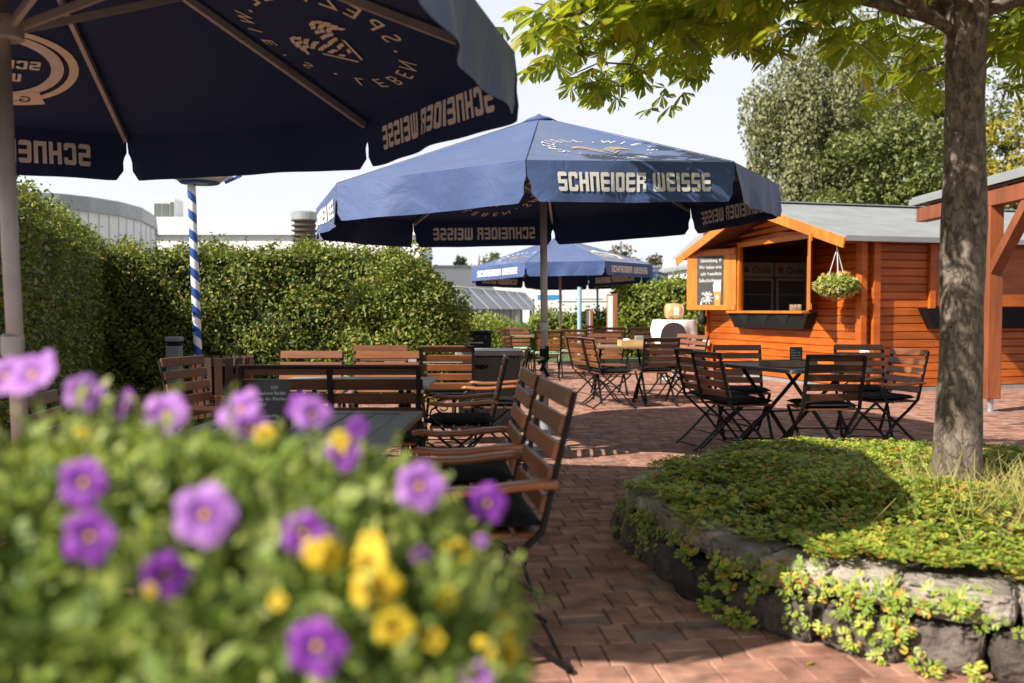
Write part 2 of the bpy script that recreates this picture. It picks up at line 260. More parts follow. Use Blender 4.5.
# ------------------------------------------------------------------ mesh helpers
def link(name, me, m=None, parent=None, smooth=False):
    o = bpy.data.objects.new(name, me); C.objects.link(o)
    if m: me.materials.append(m)
    if parent: o.parent = parent
    if smooth: me.polygons.foreach_set('use_smooth', [True]*len(me.polygons))
    return o
class MB:
    def __init__(s): s.v = []; s.f = []
    def add(s, vs, fs):
        n = len(s.v); s.v += [tuple(p) for p in vs]; s.f += [tuple(i+n for i in f) for f in fs]; return s
    def box(s, c, d, X=(1, 0, 0), Y=(0, 1, 0), Z=(0, 0, 1), taper=1.0, bev=0):
        c = Vector(c); X, Y, Z = Vector(X).normalized(), Vector(Y).normalized(), Vector(Z).normalized(); a, b, h = d[0]/2, d[1]/2, d[2]/2
        if not bev:
            vs = [c+X*(a*i*t)+Y*(b*j*t)+Z*(h*k) for k, t in ((-1, 1), (1, taper)) for i, j in ((-1, -1), (1, -1), (1, 1), (-1, 1))]
            return s.add(vs, [(3, 2, 1, 0), (4, 5, 6, 7), (0, 1, 5, 4), (1, 2, 6, 5), (2, 3, 7, 6), (3, 0, 4, 7)])
        e = bev; vs = []; idx = {}
        for i in (-1, 1):
            for j in (-1, 1):
                for k in (-1, 1):
                    for ax in range(3):
                        dd = [a-e, b-e, h-e]; dd[ax] += e
                        idx[(i, j, k, ax)] = len(vs); vs.append(c+X*(i*dd[0])+Y*(j*dd[1])+Z*(k*dd[2]))
        fs = []
        q = ((-1, -1), (1, -1), (1, 1), (-1, 1))
        for sgn in (-1, 1):
            f = [idx[(sgn, p, r, 0)] for p, r in q]; fs.append(f if sgn > 0 else f[::-1])
            f = [idx[(p, sgn, r, 1)] for p, r in q]; fs.append(f[::-1] if sgn > 0 else f)
            f = [idx[(p, r, sgn, 2)] for p, r in q]; fs.append(f if sgn > 0 else f[::-1])
        for p in (-1, 1):
            for r in (-1, 1):
                f = [idx[(p, r, -1, 0)], idx[(p, r, 1, 0)], idx[(p, r, 1, 1)], idx[(p, r, -1, 1)]]; fs.append(f if p*r < 0 else f[::-1])
                f = [idx[(p, -1, r, 0)], idx[(p, 1, r, 0)], idx[(p, 1, r, 2)], idx[(p, -1, r, 2)]]; fs.append(f if p*r > 0 else f[::-1])
                f = [idx[(-1, p, r, 1)], idx[(1, p, r, 1)], idx[(1, p, r, 2)], idx[(-1, p, r, 2)]]; fs.append(f if p*r < 0 else f[::-1])
        for i in (-1, 1):
            for j in (-1, 1):
                for k in (-1, 1):
                    f = [idx[(i, j, k, 0)], idx[(i, j, k, 1)], idx[(i, j, k, 2)]]; fs.append(f if i*j*k > 0 else f[::-1])
        return s.add(vs, fs)
    def bar(s, p, q, wd, th, up=(0, 0, 1)):
        p, q = Vector(p), Vector(q); d = (q-p); L = d.length; d.normalize(); up = Vector(up)
        y = up.cross(d)
        if y.length < 1e-4: y = Vector((1, 0, 0)).cross(d)
        y.normalize(); z = d.cross(y)
        return s.box((p+q)/2, (L, wd, th), d, y, z)
    def tube(s, pts, r, n=8, caps=True):
        pts = [Vector(p) for p in pts]; rs = r if isinstance(r, (list, tuple)) else [r]*len(pts)
        vs = []; prev = None
        for i, p in enumerate(pts):
            t = (pts[min(i+1, len(pts)-1)]-pts[max(i-1, 0)]).normalized()
            if prev is None:
                a = t.cross(Vector((0, 0, 1)))
                if a.length < 1e-3: a = t.cross(Vector((1, 0, 0)))
            else: a = prev - t*prev.dot(t)
            a.normalize(); prev = a; b = t.cross(a)
            vs += [p+(a*math.cos(2*PI*k/n)+b*math.sin(2*PI*k/n))*rs[i] for k in range(n)]
        fs = [(i*n+k, i*n+(k+1) % n, (i+1)*n+(k+1) % n, (i+1)*n+k) for i in range(len(pts)-1) for k in range(n)]
        if caps: fs += [tuple(range(n))[::-1], tuple((len(pts)-1)*n+k for k in range(n))]
        return s.add(vs, fs)
    def lathe(s, prof, c=(0, 0, 0), n=24, axis='Z'):
        c = Vector(c); vs = []
        for r, h in prof:
            for k in range(n):
                a = 2*PI*k/n
                vs.append(c+(Vector((r*math.cos(a), r*math.sin(a), h)) if axis == 'Z' else Vector((h, r*math.cos(a), r*math.sin(a)))))
        m = len(prof)
        fs = [(i*n+k, i*n+(k+1) % n, (i+1)*n+(k+1) % n, (i+1)*n+k) for i in range(m-1) for k in range(n)]
        fs += [tuple(range(n))[::-1], tuple((m-1)*n+k for k in range(n))]
        return s.add(vs, fs)
    def prism(s, poly, d):
        """polygon of 3-D points extruded by d"""
        d = Vector(d); n = len(poly); vs = [Vector(p) for p in poly]+[Vector(p)+d for p in poly]
        return s.add(vs, [tuple(range(n))[::-1], tuple(range(n, 2*n))]+[(i, (i+1) % n, n+(i+1) % n, n+i) for i in range(n)])
    def build(s, name, m=None, parent=None, smooth=False):
        me = bpy.data.meshes.new(name); me.from_pydata(s.v, [], s.f)
        bm = bmesh.new(); bm.from_mesh(me); bmesh.ops.recalc_face_normals(bm, faces=bm.faces); bm.to_mesh(me); bm.free()
        return link(name, me, m, parent, smooth)
def tag(o, label=None, cat=None, group=None, kind=None):
    if label: o['label'] = label
    if cat: o['category'] = cat
    if group: o['group'] = group
    if kind: o['kind'] = kind
    return o
def thing(name, label, cat, loc=(0, 0, 0), rz=0, group=None):
    o = bpy.data.objects.new(name, None); C.objects.link(o); o.location = loc; o.rotation_euler = (0, 0, rz); o.empty_display_size = .2
    return tag(o, label, cat, group)
def copy_tree(o, parent=None):
    c = o.copy(); C.objects.link(c); c.parent = parent
    for ch in list(o.children): copy_tree(ch, c)
    return c
def np_mesh(name, V, Fq, m, parent=None):
    me = bpy.data.meshes.new(name); V = np.ascontiguousarray(V, dtype=np.float32); Fq = np.ascontiguousarray(Fq, dtype=np.int32)
    k = Fq.shape[1]; me.vertices.add(len(V)); me.vertices.foreach_set('co', V.ravel())
    me.loops.add(Fq.size); me.loops.foreach_set('vertex_index', Fq.ravel())
    me.polygons.add(len(Fq)); me.polygons.foreach_set('loop_start', np.arange(0, Fq.size, k, dtype=np.int32))
    me.update(calc_edges=True); me.validate()
    return link(name, me, m, parent)
def unit(a): return a/np.maximum(np.linalg.norm(a, axis=1, keepdims=True), 1e-9)
LEAF = np.array([(0, 0, 0), (.32, -.27, .06), (.68, -.23, .05), (1, 0, -.12), (.68, .23, .05), (.32, .27, .06)])
LEAF_F = np.array([(0, 1, 2, 3), (0, 3, 4, 5)])
def leaves(cent, direc, nrm, size, shape=LEAF, faces=LEAF_F):
    """arrays of leaves: base at cent, long axis direc, surface normal nrm"""
    d = unit(direc); n = nrm-d*np.sum(nrm*d, 1, keepdims=True); n = unit(n); s = np.cross(n, d); size = np.asarray(size).reshape(-1, 1, 1)
    V = cent[:, None, :] + size*(d[:, None, :]*shape[None, :, 0:1] + s[:, None, :]*shape[None, :, 1:2] + n[:, None, :]*shape[None, :, 2:3])
    k = len(shape); Fq = (faces[None]+(np.arange(len(cent))*k)[:, None, None]).reshape(-1, faces.shape[1])
    return V.reshape(-1, 3), Fq
def join_np(parts):
    Vs, Fs, n = [], [], 0
    for V, f in parts: Vs.append(V); Fs.append(f+n); n += len(V)
    return np.concatenate(Vs), np.concatenate(Fs)
def rvec(n): return unit(npr.normal(size=(n, 3)))

# text
_gl = {}
def glyph(ch):
    if ch in _gl: return _gl[ch]
    cu = bpy.data.curves.new('t', 'FONT'); cu.body = ch; cu.size = 1; cu.resolution_u = 3
    o = bpy.data.objects.new('t', cu); me = bpy.data.meshes.new_from_object(o)
    vs = [(v.co.x, v.co.y) for v in me.vertices]; fs = [tuple(p.vertices) for p in me.polygons]
    bpy.data.objects.remove(o); bpy.data.curves.remove(cu); bpy.data.meshes.remove(me)
    wd = max((v[0] for v in vs), default=.28)+.06
    if ch == ' ': wd = .3
    _gl[ch] = (vs, fs, wd); return _gl[ch]
def text_flat(txt, size, bold=0):
    """vertices (x, y) and faces of a line of writing starting at x=0"""
    V, Fs, x = [], [], 0
    for ch in txt:
        vs, fs, wd = glyph(ch); n = len(V)
        V += [((x+a)*size, b*size) for a, b in vs]; Fs += [tuple(i+n for i in f) for f in fs]; x += wd
    return V, Fs, x*size
S_ = 1.3
def block_letter(ch):
    """heavy square letters, 4 wide by 6 high, as a list of rectangles that do not overlap"""
    T, Mi, B = (0, 6-S_, 4, 6), (0, 3-S_/2, 4, 3+S_/2), (0, 0, 4, S_)
    L, Rr = (0, 0, S_, 6), (4-S_, 0, 4, 6)
    d = {'S': [T, Mi, B, (0, 3, S_, 6), (4-S_, 0, 4, 3)], 'C': [L, T, B, (4-S_, 4, 4, 6), (4-S_, 0, 4, 2)], 'H': [L, Rr, Mi], 'N': [L, Rr, T],
         'E': [L, T, Mi, B], 'I': [(0, 0, S_+.2, 6)], 'D': [L, T, B, (4-S_, .5, 4, 5.5)], 'R': [L, T, (0, 2.5, 3.3, 3.6), (4-S_, 3.4, 4, 5.7), (4-S_, 0, 4, 2.6)],
         'W': [(0, 0, S_, 6), (5.4-S_, 0, 5.4, 6), (2.1, 0, 3.3, 6), (0, 0, 5.4, S_)]}[ch]
    wd = {'I': S_+.2, 'W': 5.4}.get(ch, 4); res = .1; nx, ny = int(round(wd/res)), 60
    g = np.zeros((ny, nx), bool)
    for x0, y0, x1, y1 in d: g[int(round(y0/res)):int(round(y1/res)), int(round(x0/res)):int(round(x1/res))] = True
    for cx, cy in ((0, 0), (nx-1, 0), (0, ny-1), (nx-1, ny-1)):
        for a in range(5):
            for b in range(5-a):
                if ch in 'SCDEW': g[abs(cy-b), abs(cx-a)] = False
    rects = []; done = np.zeros_like(g)
    for j in range(ny):
        i = 0
        while i < nx:
            if g[j, i] and not done[j, i]:
                k = i
                while k < nx and g[j, k] and not done[j, k]: k += 1
                q = j
                while q < ny and g[q, i:k].all() and not done[q, i:k].any() and (i == 0 or not g[q, i-1]) and (k == nx or not g[q, k]): done[q, i:k] = True; q += 1
                if q == j: done[j, i:k] = True; q = j+1
                rects.append((i*res, j*res, k*res, q*res)); i = k
            else: i += 1
    return rects, wd
_bl = {c: block_letter(c) for c in 'SCHNEIDRW'}
def block_text(txt, h):
    out, x = [], 0
    for ch in txt:
        if ch == ' ': x += 2.2; continue
        rs, wd = _bl[ch]; out += [((x+a)*h/6, b*h/6, (x+c)*h/6, d*h/6) for a, b, c, d in rs]; x += wd+.75
    return out, (x-.75)*h/6

# ================================================================== SETTING
g = MB(); g.add([(-600, -60, -.0075), (600, -60, -.0075), (600, 1500, -.012), (-600, 1500, -.0075)], [(0, 1, 2, 3)])
tag(g.build('ground', M['joint']), kind='structure')
def paving():
    ang = R(6.7); ca, sa = math.cos(ang), math.sin(ang); V, Fs = [], []; u = .099; gap = .0035
    for j in range(-4, 114):
        y0 = 1.0+j*2*u; x = -11+((j*1.5) % 6)*u*1.0 + rnd.uniform(-.01, .01); k = rnd.randint(0, 2)
        while x < 12:
            k += 1
            bl = [(x, y0, 2*u, u), (x, y0+u, 2*u, u)] if k % 3 else [(x, y0, u, 2*u)]
            if k % 3 and rnd.random() < .16: bl = [(x, y0, u, 2*u), (x+u, y0, u, 2*u)]
            for (a, b, ww, dd) in bl:
                cx, cy = a+ww/2, b+dd/2; X, Y = cx*ca-cy*sa, cx*sa+cy*ca
                if X < -7.5 or X > 9.5 or Y < .6 or Y > 21: continue
                hx, hy = ww/2-gap/2, dd/2-gap/2; z = rnd.gauss(0, .0007); tx, ty = rnd.gauss(0, .003), rnd.gauss(0, .003); n = len(V); e = .005
                for (qx, qy, zz) in [(-hx, -hy, -.007), (hx, -hy, -.007), (hx, hy, -.007), (-hx, hy, -.007), (-hx+e, -hy+e, 0), (hx-e, -hy+e, 0), (hx-e, hy-e, 0), (-hx+e, hy-e, 0)]:
                    px, py = cx+qx, cy+qy
                    V.append((px*ca-py*sa, px*sa+py*ca, zz+(z+tx*qx+ty*qy if zz == 0 else 0)))
                Fs += [(n+4, n+5, n+6, n+7)]+[(n+i, n+(i+1) % 4, n+4+(i+1) % 4, n+4+i) for i in range(4)]
            x += (2*u if k % 3 else u)
    me = bpy.data.meshes.new('paving'); me.from_pydata(V, [], Fs); return tag(link('paving', me, M['brick']), kind='structure')
paving()
m_lawn = mat('far_lawn', (.10, .15, .03), (.07, .11, .02), .8, .9, .3)
g = MB(); g.add([(-80, 21.5, -.004), (80, 21.5, -.004), (80, 32, -.004), (-80, 32, -.004)], [(0, 1, 2, 3)]); tag(g.build('lawn', m_lawn), kind='structure')
m_asph = mat('asphalt', (.06, .06, .06), (.045, .045, .045), 5, .9, .3)
g = MB(); g.add([(-120, 32.2, -.004), (120, 32.2, -.004), (120, 90, -.004), (-120, 90, -.004)], [(0, 1, 2, 3)]); tag(g.build('street', m_asph), kind='structure')

# ================================================================== MARKET UMBRELLA
UR, UV, UA = 2.0, .276, .684
def canopy_frame(i):
    a0, a1 = i*PI/4, (i+1)*PI/4
    p0, p1 = Vector((UR*math.cos(a0), UR*math.sin(a0), 0)), Vector((UR*math.cos(a1), UR*math.sin(a1), 0))
    e = (p1-p0).normalized(); mid = (p0+p1)/2; m = (Vector((0, 0, UA))-mid); Ml = m.length; m.normalize(); n = e.cross(m)
    if n.z < 0: n = -n
    return p0, p1, e, mid, m, Ml, n, (p1-p0).length
def canopy_pt(i, a, b, off=0):
    p0, p1, e, mid, m, Ml, n, L = canopy_frame(i); q = min(max(b/Ml, 0), 1); wd = max(L*(1-q)/2, 1e-4)
    sag = -.035*math.sin(PI*min(q*1.15, 1))*max(0, 1-(a/wd)**2)
    return mid+e*a+m*b+n*(sag+off)
def valance_pt(i, u, wv, off=0):
    p0, p1, e, mid, m, Ml, n, L = canopy_frame(i); o = Vector((mid.x, mid.y, 0)).normalized(); t = wv/UV; s = u/L
    rip = t*(.016*math.sin(s*11+i*1.7)+.010*math.sin(s*23+i*2.9)+.012*math.sin(s*5+i)+.02*math.cos(s*PI*2+i*.8)) + .012*t
    return p0+e*u+Vector((0, 0, -wv))+o*(rip+off+.002)
def make_umbrella(name, label, loc, yaw, pole_len, lean=(0, 0), tilt=(0, 0), dx=0, bs=.5):
    root = thing(name, label, 'parasol', loc, 0, 'navy market parasols')
    rim = pole_len
    # tilting head: the canopy's own frame, applied to vertices
    T = Matrix.Translation((0, 0, rim)) @ Matrix.Rotation(tilt[0], 4, 'Y') @ Matrix.Rotation(tilt[1], 4, 'X') @ Matrix.Rotation(yaw, 4, 'Z')
    def put(mb, nm, m, par, smooth=False):
        mb.v = [tuple(T @ Vector(p)) for p in mb.v]; return mb.build(nm, m, par, smooth)
    def raw(mb, nm, m, par):
        mb.v = [tuple(T @ Vector(p)) for p in mb.v]; me = bpy.data.meshes.new(nm); me.from_pydata(mb.v, [], mb.f); return link(nm, me, m, par)
    top = MB(); under = MB()
    for i in range(8):
        p0, p1, e, mid, m, Ml, n, L = canopy_frame(i); nb, na = 14, 10
        for mb_, off in ((top, 0), (under, -.006)):
            vs = [canopy_pt(i, (ia/na-.5)*L*(1-ib/nb*.985), ib/nb*Ml*.985, off) for ib in range(nb+1) for ia in range(na+1)]
            fs = [(r*(na+1)+c, r*(na+1)+c+1, (r+1)*(na+1)+c+1, (r+1)*(na+1)+c) for r in range(nb) for c in range(na)]
            mb_.add(vs, fs)
    canopy = raw(top, 'canopy', M['canvas'], root); canopy.data.polygons.foreach_set('use_smooth', [True]*len(canopy.data.polygons))
    lin = raw(under, 'shaded_inside', M['shaded_inside'], canopy); lin.data.polygons.foreach_set('use_smooth', [True]*len(lin.data.polygons))  # extra dark sheet under the canvas, shade in its colour
    cap = MB(); cap.lathe([(.16, UA-.045), (.10, UA-.01), (.03, UA+.015), (.012, UA+.03)], n=16); put(cap, 'vent_cap', M['canvas'], canopy, True)
    seam = MB()
    for i in range(8):
        a = i*PI/4; r0 = Vector((UR*math.cos(a), UR*math.sin(a), .004)); seam.tube([r0, r0*.5+Vector((0, 0, UA*.5+.004)), Vector((0, 0, UA+.002))], .003, 5)
    put(seam, 'seam', M['canvas'], canopy)
    emb = {'o': MB(), 'u': MB()}; ring_ = {'o': MB(), 'u': MB()}; embt = {'o': MB(), 'u': MB()}; dark = {'o': MB(), 'u': MB()}
    def flush():
        for lay, nm, mo, mu in ((ring_, 'lettering', 'white_print', 'tan_through'), (emb, 'emblem', 'white_print', 'white_print'), (embt, 'emblem', 'tan_print', 'tan_through'), (dark, 'lettering', 'canvas', 'shaded_inside')):
            for key, mm_ in (('o', mo), ('u', mu)):
                if lay[key].v: raw(lay[key], nm, M[mm_], canopy)
                lay[key] = MB()
    def put2(i, pts, faces, lay, ca, cb, lift=0):
        for key, off in (('o', .006+lift), ('u', -.012-lift)):
            lay[key].add([canopy_pt(i, ca+x, cb+y, off) for x, y in pts], faces)
    for i in (0, 4):      # ring of words with a wheat emblem
        ca, cb, rr = 0, .56, .345
        words = 'SPEZIELL · WIE’S · LEBEN · '
        txt = 'SPEZIELL'; 
        def arc(word, deg0, step, size):
            for k, ch in enumerate(word):
                vs, fs, wd = glyph(ch); th = R(deg0-step*k); ct, st = math.cos(th-PI/2), math.sin(th-PI/2)
                pts = [((x-wd/2)*size, y*size+rr) for x, y in vs]
                pts = [(x*ct-y*st, x*st+y*ct) for x, y in pts]
                put2(i, pts, fs, ring_, ca, cb)
        arc('SPEZIELL', 205, 15.6, .14); arc("WIE'S", 60, 17, .115); arc('LEBEN', -50, 17, .125); arc('.', 78, 1, .16); arc('.', -30, 1, .16); arc('.', 222, 1, .16)
        for sgn in (-1, 1):
            for row in range(3):
                for k in range(8):
                    t = k/7; x = sgn*(.02+.17*t+.01*row); y = .05+.13*math.sin(t*2.4)-.045*row*(1-.3*t); an = (.9-.9*t) if sgn > 0 else PI-(.9-.9*t)
                    l, wd = .058, .013
                    pts = [(-l/2, 0), (0, -wd), (l/2, 0), (0, wd)]; ct, st = math.cos(an-.5*sgn), math.sin(an-.5*sgn)
                    put2(i, [(x+a*ct-b*st, y+a*st+b*ct) for a, b in pts], [(0, 1, 2, 3)], embt, ca, cb-.06, .0005*row)
            pts = [(sgn*.01, -.12), (sgn*.03, -.12), (sgn*.13, .02), (sgn*.12, .03)]; put2(i, pts, [(0, 1, 2, 3)], embt, ca, cb-.06, .002)
        flush()
    for i in (2, 6):      # oval badge with a banner
        ca, cb = 0, .60
        def oval(rx, ry, cx, cy, lay, lift, n=40): put2(i, [(cx+rx*math.cos(t), cy+ry*math.sin(t)) for t in np.linspace(0, 2*PI, n+1)[:-1]], [tuple(range(n))], lay, ca, cb, lift)
        def ring(rx, ry, bx, by, cx, cy, lay, lift, n=40):
            ts = np.linspace(0, 2*PI, n+1)[:-1]
            pts = [(cx+rx*math.cos(t), cy+ry*math.sin(t)) for t in ts]+[(cx+bx*math.cos(t), cy+by*math.sin(t)) for t in ts]
            put2(i, pts, [(k, (k+1) % n, n+(k+1) % n, n+k) for k in range(n)], lay, ca, cb, lift)
        ring(.36, .30, .30, .25, 0, .02, emb, .001); ring(.42, .345, .375, .312, -.012, .01, embt, .0005)
        ring(.10, .085, .08, .065, 0, .335, emb, .002); oval(.078, .063, 0, .335, emb, .003)
        ts = np.linspace(-1, 1, 12)
        pts = [(t*.30, -.30-.05*(1-t*t)) for t in ts]+[(t*.26, -.18-.05*(1-t*t)) for t in ts]
        put2(i, pts, [(k, k+1, 13+k, 12+k) for k in range(11)], embt, ca, cb, .003)
        V, fs, wd = text_flat('G. Schneider', .085); put2(i, [(x-wd/2, y-.29) for x, y in V], fs, dark, ca, cb, .006)
        rs, wd = block_text('SCHNEIDER', .075)
        for a, b, c, d in rs: put2(i, [(a-wd/2, b+.03), (c-wd/2, b+.03), (c-wd/2, d+.03), (a-wd/2, d+.03)], [(0, 1, 2, 3)], emb, ca, cb, .004)
        rs, wd = block_text('WEISSE', .075)
        for a, b, c, d in rs: put2(i, [(a-wd/2, b-.09), (c-wd/2, b-.09), (c-wd/2, d-.09), (a-wd/2, d-.09)], [(0, 1, 2, 3)], emb, ca, cb, .004)
        flush()
    for i in range(8):
        L = canopy_frame(i)[7]; nu, nw = 36, 8; rr = .06; vm = MB(); vi = MB()
        for mb_, off in ((vm, 0), (vi, -.005)):
            vs = []
            for r in range(nw+1):
                for c in range(nu+1):
                    t = r/nw; ins = .0015+.020*min(1, max(0, (t-.5)/.22))**.8; u = ins+(L-2*ins)*(c/nu if 2 < c < nu-2 else (c/nu)); du = min(u-ins, L-ins-u)
                    wm = UV-(rr-math.sqrt(max(rr*rr-(rr-min(du, rr))**2, 0)))
                    vs.append(valance_pt(i, u, wm*t, off))
            mb_.add(vs, [(r*(nu+1)+c, r*(nu+1)+c+1, (r+1)*(nu+1)+c+1, (r+1)*(nu+1)+c) for r in range(nw) for c in range(nu)])
        va = raw(vm, 'valance', M['canvas'], root); va.data.polygons.foreach_set('use_smooth', [True]*len(va.data.polygons))
        li = raw(vi, 'shaded_inside', M['shaded_inside'], va); li.data.polygons.foreach_set('use_smooth', [True]*len(li.data.polygons))  # same dark sheet behind the valance, its shade painted in
        if i % 2 == 0:
            rs, wd = block_text('SCHNEIDER WEISSE', .128); k = 1.12/wd; to, ti = MB(), MB()
            for a, b, c, d in rs:
                n = max(1, int((c-a)*k/.03))
                for q in range(n):
                    x0, x1 = (a+(c-a)*q/n)*k, (a+(c-a)*(q+1)/n)*k; y0, y1 = .205-b, .205-d
                    for mb_, off in ((to, .006), (ti, -.012)):
                        mb_.add([valance_pt(i, L/2-.56+x0, y0, off), valance_pt(i, L/2-.56+x1, y0, off), valance_pt(i, L/2-.56+x1, y1, off), valance_pt(i, L/2-.56+x0, y1, off)], [(0, 1, 2, 3)])
            raw(to, 'lettering', M['white_print'], va); raw(ti, 'lettering', M['grey_print'], va)
    hubz = .03
    for i in range(8):
        a = i*PI/4; d = Vector((math.cos(a), math.sin(a), 0)); rb = MB(); rb.bar(d*.06+Vector((0, 0, UA*.955-.03)), d*(UR-.02)+Vector((0, 0, -.035)), .022, .034); put(rb, 'rib', M['steel'], root)
        st = MB(); st.bar(d*.05+Vector((0, 0, hubz)), d*.80+Vector((0, 0, UA*.60-.05)), .02, .03); put(st, 'strut', M['steel'], root)
    hb = MB(); hb.lathe([(.04, hubz-.05), (.068, hubz-.045), (.068, hubz+.035), (.045, hubz+.04)], n=16); put(hb, 'runner', M['steel'], root, False)
    hb = MB(); hb.lathe([(.05, UA-.09), (.06, UA-.08), (.06, UA-.03), (.03, UA-.02)], n=16); put(hb, 'hub', M['steel'], root)
    lx, ly = lean; pl = MB(); topz = rim+UA-.04
    pl.tube([(lx+dx, ly, .02), (lx*.5+dx, ly*.5, topz*.5), (dx*.6, 0, topz)], .031, 20); po = pl.build('pole', M['steel'], root, True)
    cr = MB(); cr.lathe([(.034, 1.02), (.042, 1.03), (.042, 1.10), (.034, 1.11)], (lx*.52+dx, ly*.5, 0), 16); cr.build('collar', M['steel'], po)
    b = MB(); b.box((lx+dx, ly, .02), (bs, bs, .04), bev=.006); b.lathe([(.05, .04), (.05, .32), (.04, .33)], (lx+dx, ly, 0), 16); b.build('base', M['grey_trim'], root)
    return root
U2C = Vector((2*.131, 2*3.944, 0)); U1C = Vector((2*-.978, 2*1.772, 0))
u1 = make_umbrella('market_parasol', 'nearest navy parasol overhead at left, its dark underside and grey struts showing', U1C, -2.173+3*PI/4, 1.2+1.062, (.10, 0), (-.018, 0), -.045)
u2 = make_umbrella('market_parasol', 'navy parasol in the middle with white lettering facing the camera, sunlit on its left', U2C, -1.658, 1.2+.978, (.03, 0), (-.041, 0), 0, .36)
for i, (px, Y, yw, lab, tl) in enumerate(((560, 19.4, -2.749, 'distant navy parasol seen under the middle parasol, two lettered panels showing', (0, 0)), (597, 25.5, -2.3, 'farthest navy parasol, peeking out to the right behind another distant parasol', (0, 0)))):
    u = copy_tree(u2); u['label'] = lab; p = at(px, 311, Y); u.location = (p.x, Y, -.1 if i == 0 else -.02); u.rotation_euler = (0, 0, yw+1.658)
sb = MB()
for k in range(5):
    a = k*1.3; sb.box((U2C.x+.02+.022*math.cos(a), U2C.y-.045+.01*math.sin(a), .85-.045*k), (.03, .015, .085), (math.cos(a*.7), 0, math.sin(a*.7)), (0, 1, 0), (-math.sin(a*.7), 0, math.cos(a*.7)))
sb.lathe([(.036, .80), (.041, .81), (.041, .86), (.036, .87)], (U2C.x+.018, U2C.y, 0), 16)
tag(sb.build('cord', M['black']), 'black strap knotted around the grey mast of the middle parasol', 'strap')

# ================================================================== FOLDING CHAIRS
def make_chair(arms=True, cushion='cushion', slat='slat', top='slat', W2=.222):
    root = thing('folding_chair', 'x', 'chair')
    SW = W2/.222
    def sx(z): return -.195-(z-.46)*.235
    for s in (-1, 1):
        y = s*W2; mb = MB()
        pts = [(sx(.885), y, .885), (sx(.66), y, .66), (sx(.46), y, .46), (-.10, y, .37), (.02, y, .27), (.15, y, .11), (.205, y, .045), (.25, y, .012)]
        for a, b in zip(pts[:-1], pts[1:]): mb.bar(a, Vector(b)+(Vector(b)-Vector(a)).normalized()*.004, .014, .026, (0, 1, 0))
        mb.build('side_frame', M['iron'], root)
        mb = MB(); y2 = s*(W2-.02)
        pts = [(.20, y2, .435), (.12, y2, .36), (.01, y2, .27), (-.14, y2, .13), (-.22, y2, .06), (-.29, y2, .012)]
        for a, b in zip(pts[:-1], pts[1:]): mb.bar(a, Vector(b)+(Vector(b)-Vector(a)).normalized()*.004, .014, .024, (0, 1, 0))
        mb.build('rear_leg', M['iron'], root)
    mb = MB()
    for (x, z) in ((.235, .022), (-.275, .022), (.012, .27), (sx(.9), .885)): mb.tube([(x, -W2, z), (x, W2, z)], .007, 6)
    mb.tube([(-.15, -W2+.02, .13), (-.19, 0, .15), (-.15, W2-.02, .13)], .005, 6)
    mb.build('crossbar', M['iron'], root)
    mb = MB(); up = Vector((-.235, 0, 1)).normalized(); nx = Vector((1, 0, .235)).normalized()
    for k in range(5):
        z = .545+k*.081; mb.box(Vector((sx(z), 0, z))+nx*.016, (.016, .465*SW, .058), nx, (0, 1, 0), up, bev=.004)
    bk = mb.build('backrest', M[slat], root)
    mb = MB()
    for k in range(5): mb.box((-.155+k*.082, 0, .447), (.066, .43*SW, .016), bev=.003)
    mb.build('seat', M['slat'], root)
    if cushion:
        bm = bmesh.new(); bmesh.ops.create_grid(bm, x_segments=12, y_segments=12, size=.5)
        me = bpy.data.meshes.new('seat_cushion'); vs, fs = [], []
        n = 13
        def edge(t): return (max(0, 1-abs(2*t-1)**6))
        V = [];
        for lay in (1, 0):
            for i in range(n):
                for j in range(n):
                    u, v = i/(n-1), j/(n-1); e = (edge(u)*edge(v))**.5; h = .023+.025*e*(1-.25*math.exp(-((u-.5)**2+(v-.5)**2)*60)) if lay else .023-.020*e
                    V.append((.015+(u-.5)*.43, (v-.5)*.43*SW, .456+h+(0.003*math.sin(u*9+v*7)*e)))
        for i in range(n-1):
            for j in range(n-1):
                a = i*n+j; fs += [(a, a+n, a+n+1, a+1), (n*n+a, n*n+a+1, n*n+a+n+1, n*n+a+n)]
        bm.free(); me.from_pydata(V, [], fs)
        link('seat_cushion', me, M[cushion], root, True)
    if arms:
        for s in (-1, 1):
            y = s*(W2+.028); mb = MB(); xs = [-.235, -.18, -.1, 0, .1, .18, .215]; zs = [.612, .615, .608, .598, .597, .606, .602]
            n = 8; V = []
            for x, z in zip(xs, zs):
                hw = .025 if x < .15 else (.022 if x < .2 else .014); hh = .0135 if x < .2 else .009
                V += [(x, y+hw*math.copysign(abs(math.cos(a))**.5, math.cos(a)), z+hh*math.copysign(abs(math.sin(a))**.5, math.sin(a))) for a in [PI/8+2*PI*k/n for k in range(n)]]
            fs = [(i*n+k, i*n+(k+1) % n, (i+1)*n+(k+1) % n, (i+1)*n+k) for i in range(len(xs)-1) for k in range(n)]+[tuple(range(n))[::-1], tuple((len(xs)-1)*n+k for k in range(n))]
            mb.add(V, fs); ar = mb.build('armrest', M['arm'], root, True)
            mb = MB(); pts = [(.15, y, .587), (.19, y, .565), (.20, y, .53), (.17, y-s*.01, .49), (.11, y-s*.02, .46), (.05, y-s*.03, .44)]
            mb.tube(pts, .007, 6); mb.tube([(.15, y, .56), (.12, y, .545), (.115, y, .515), (.14, y, .50), (.165, y, .515)], .0055, 6)
            mb.build('arm_support', M['iron'], root)
    return root
proto = {}
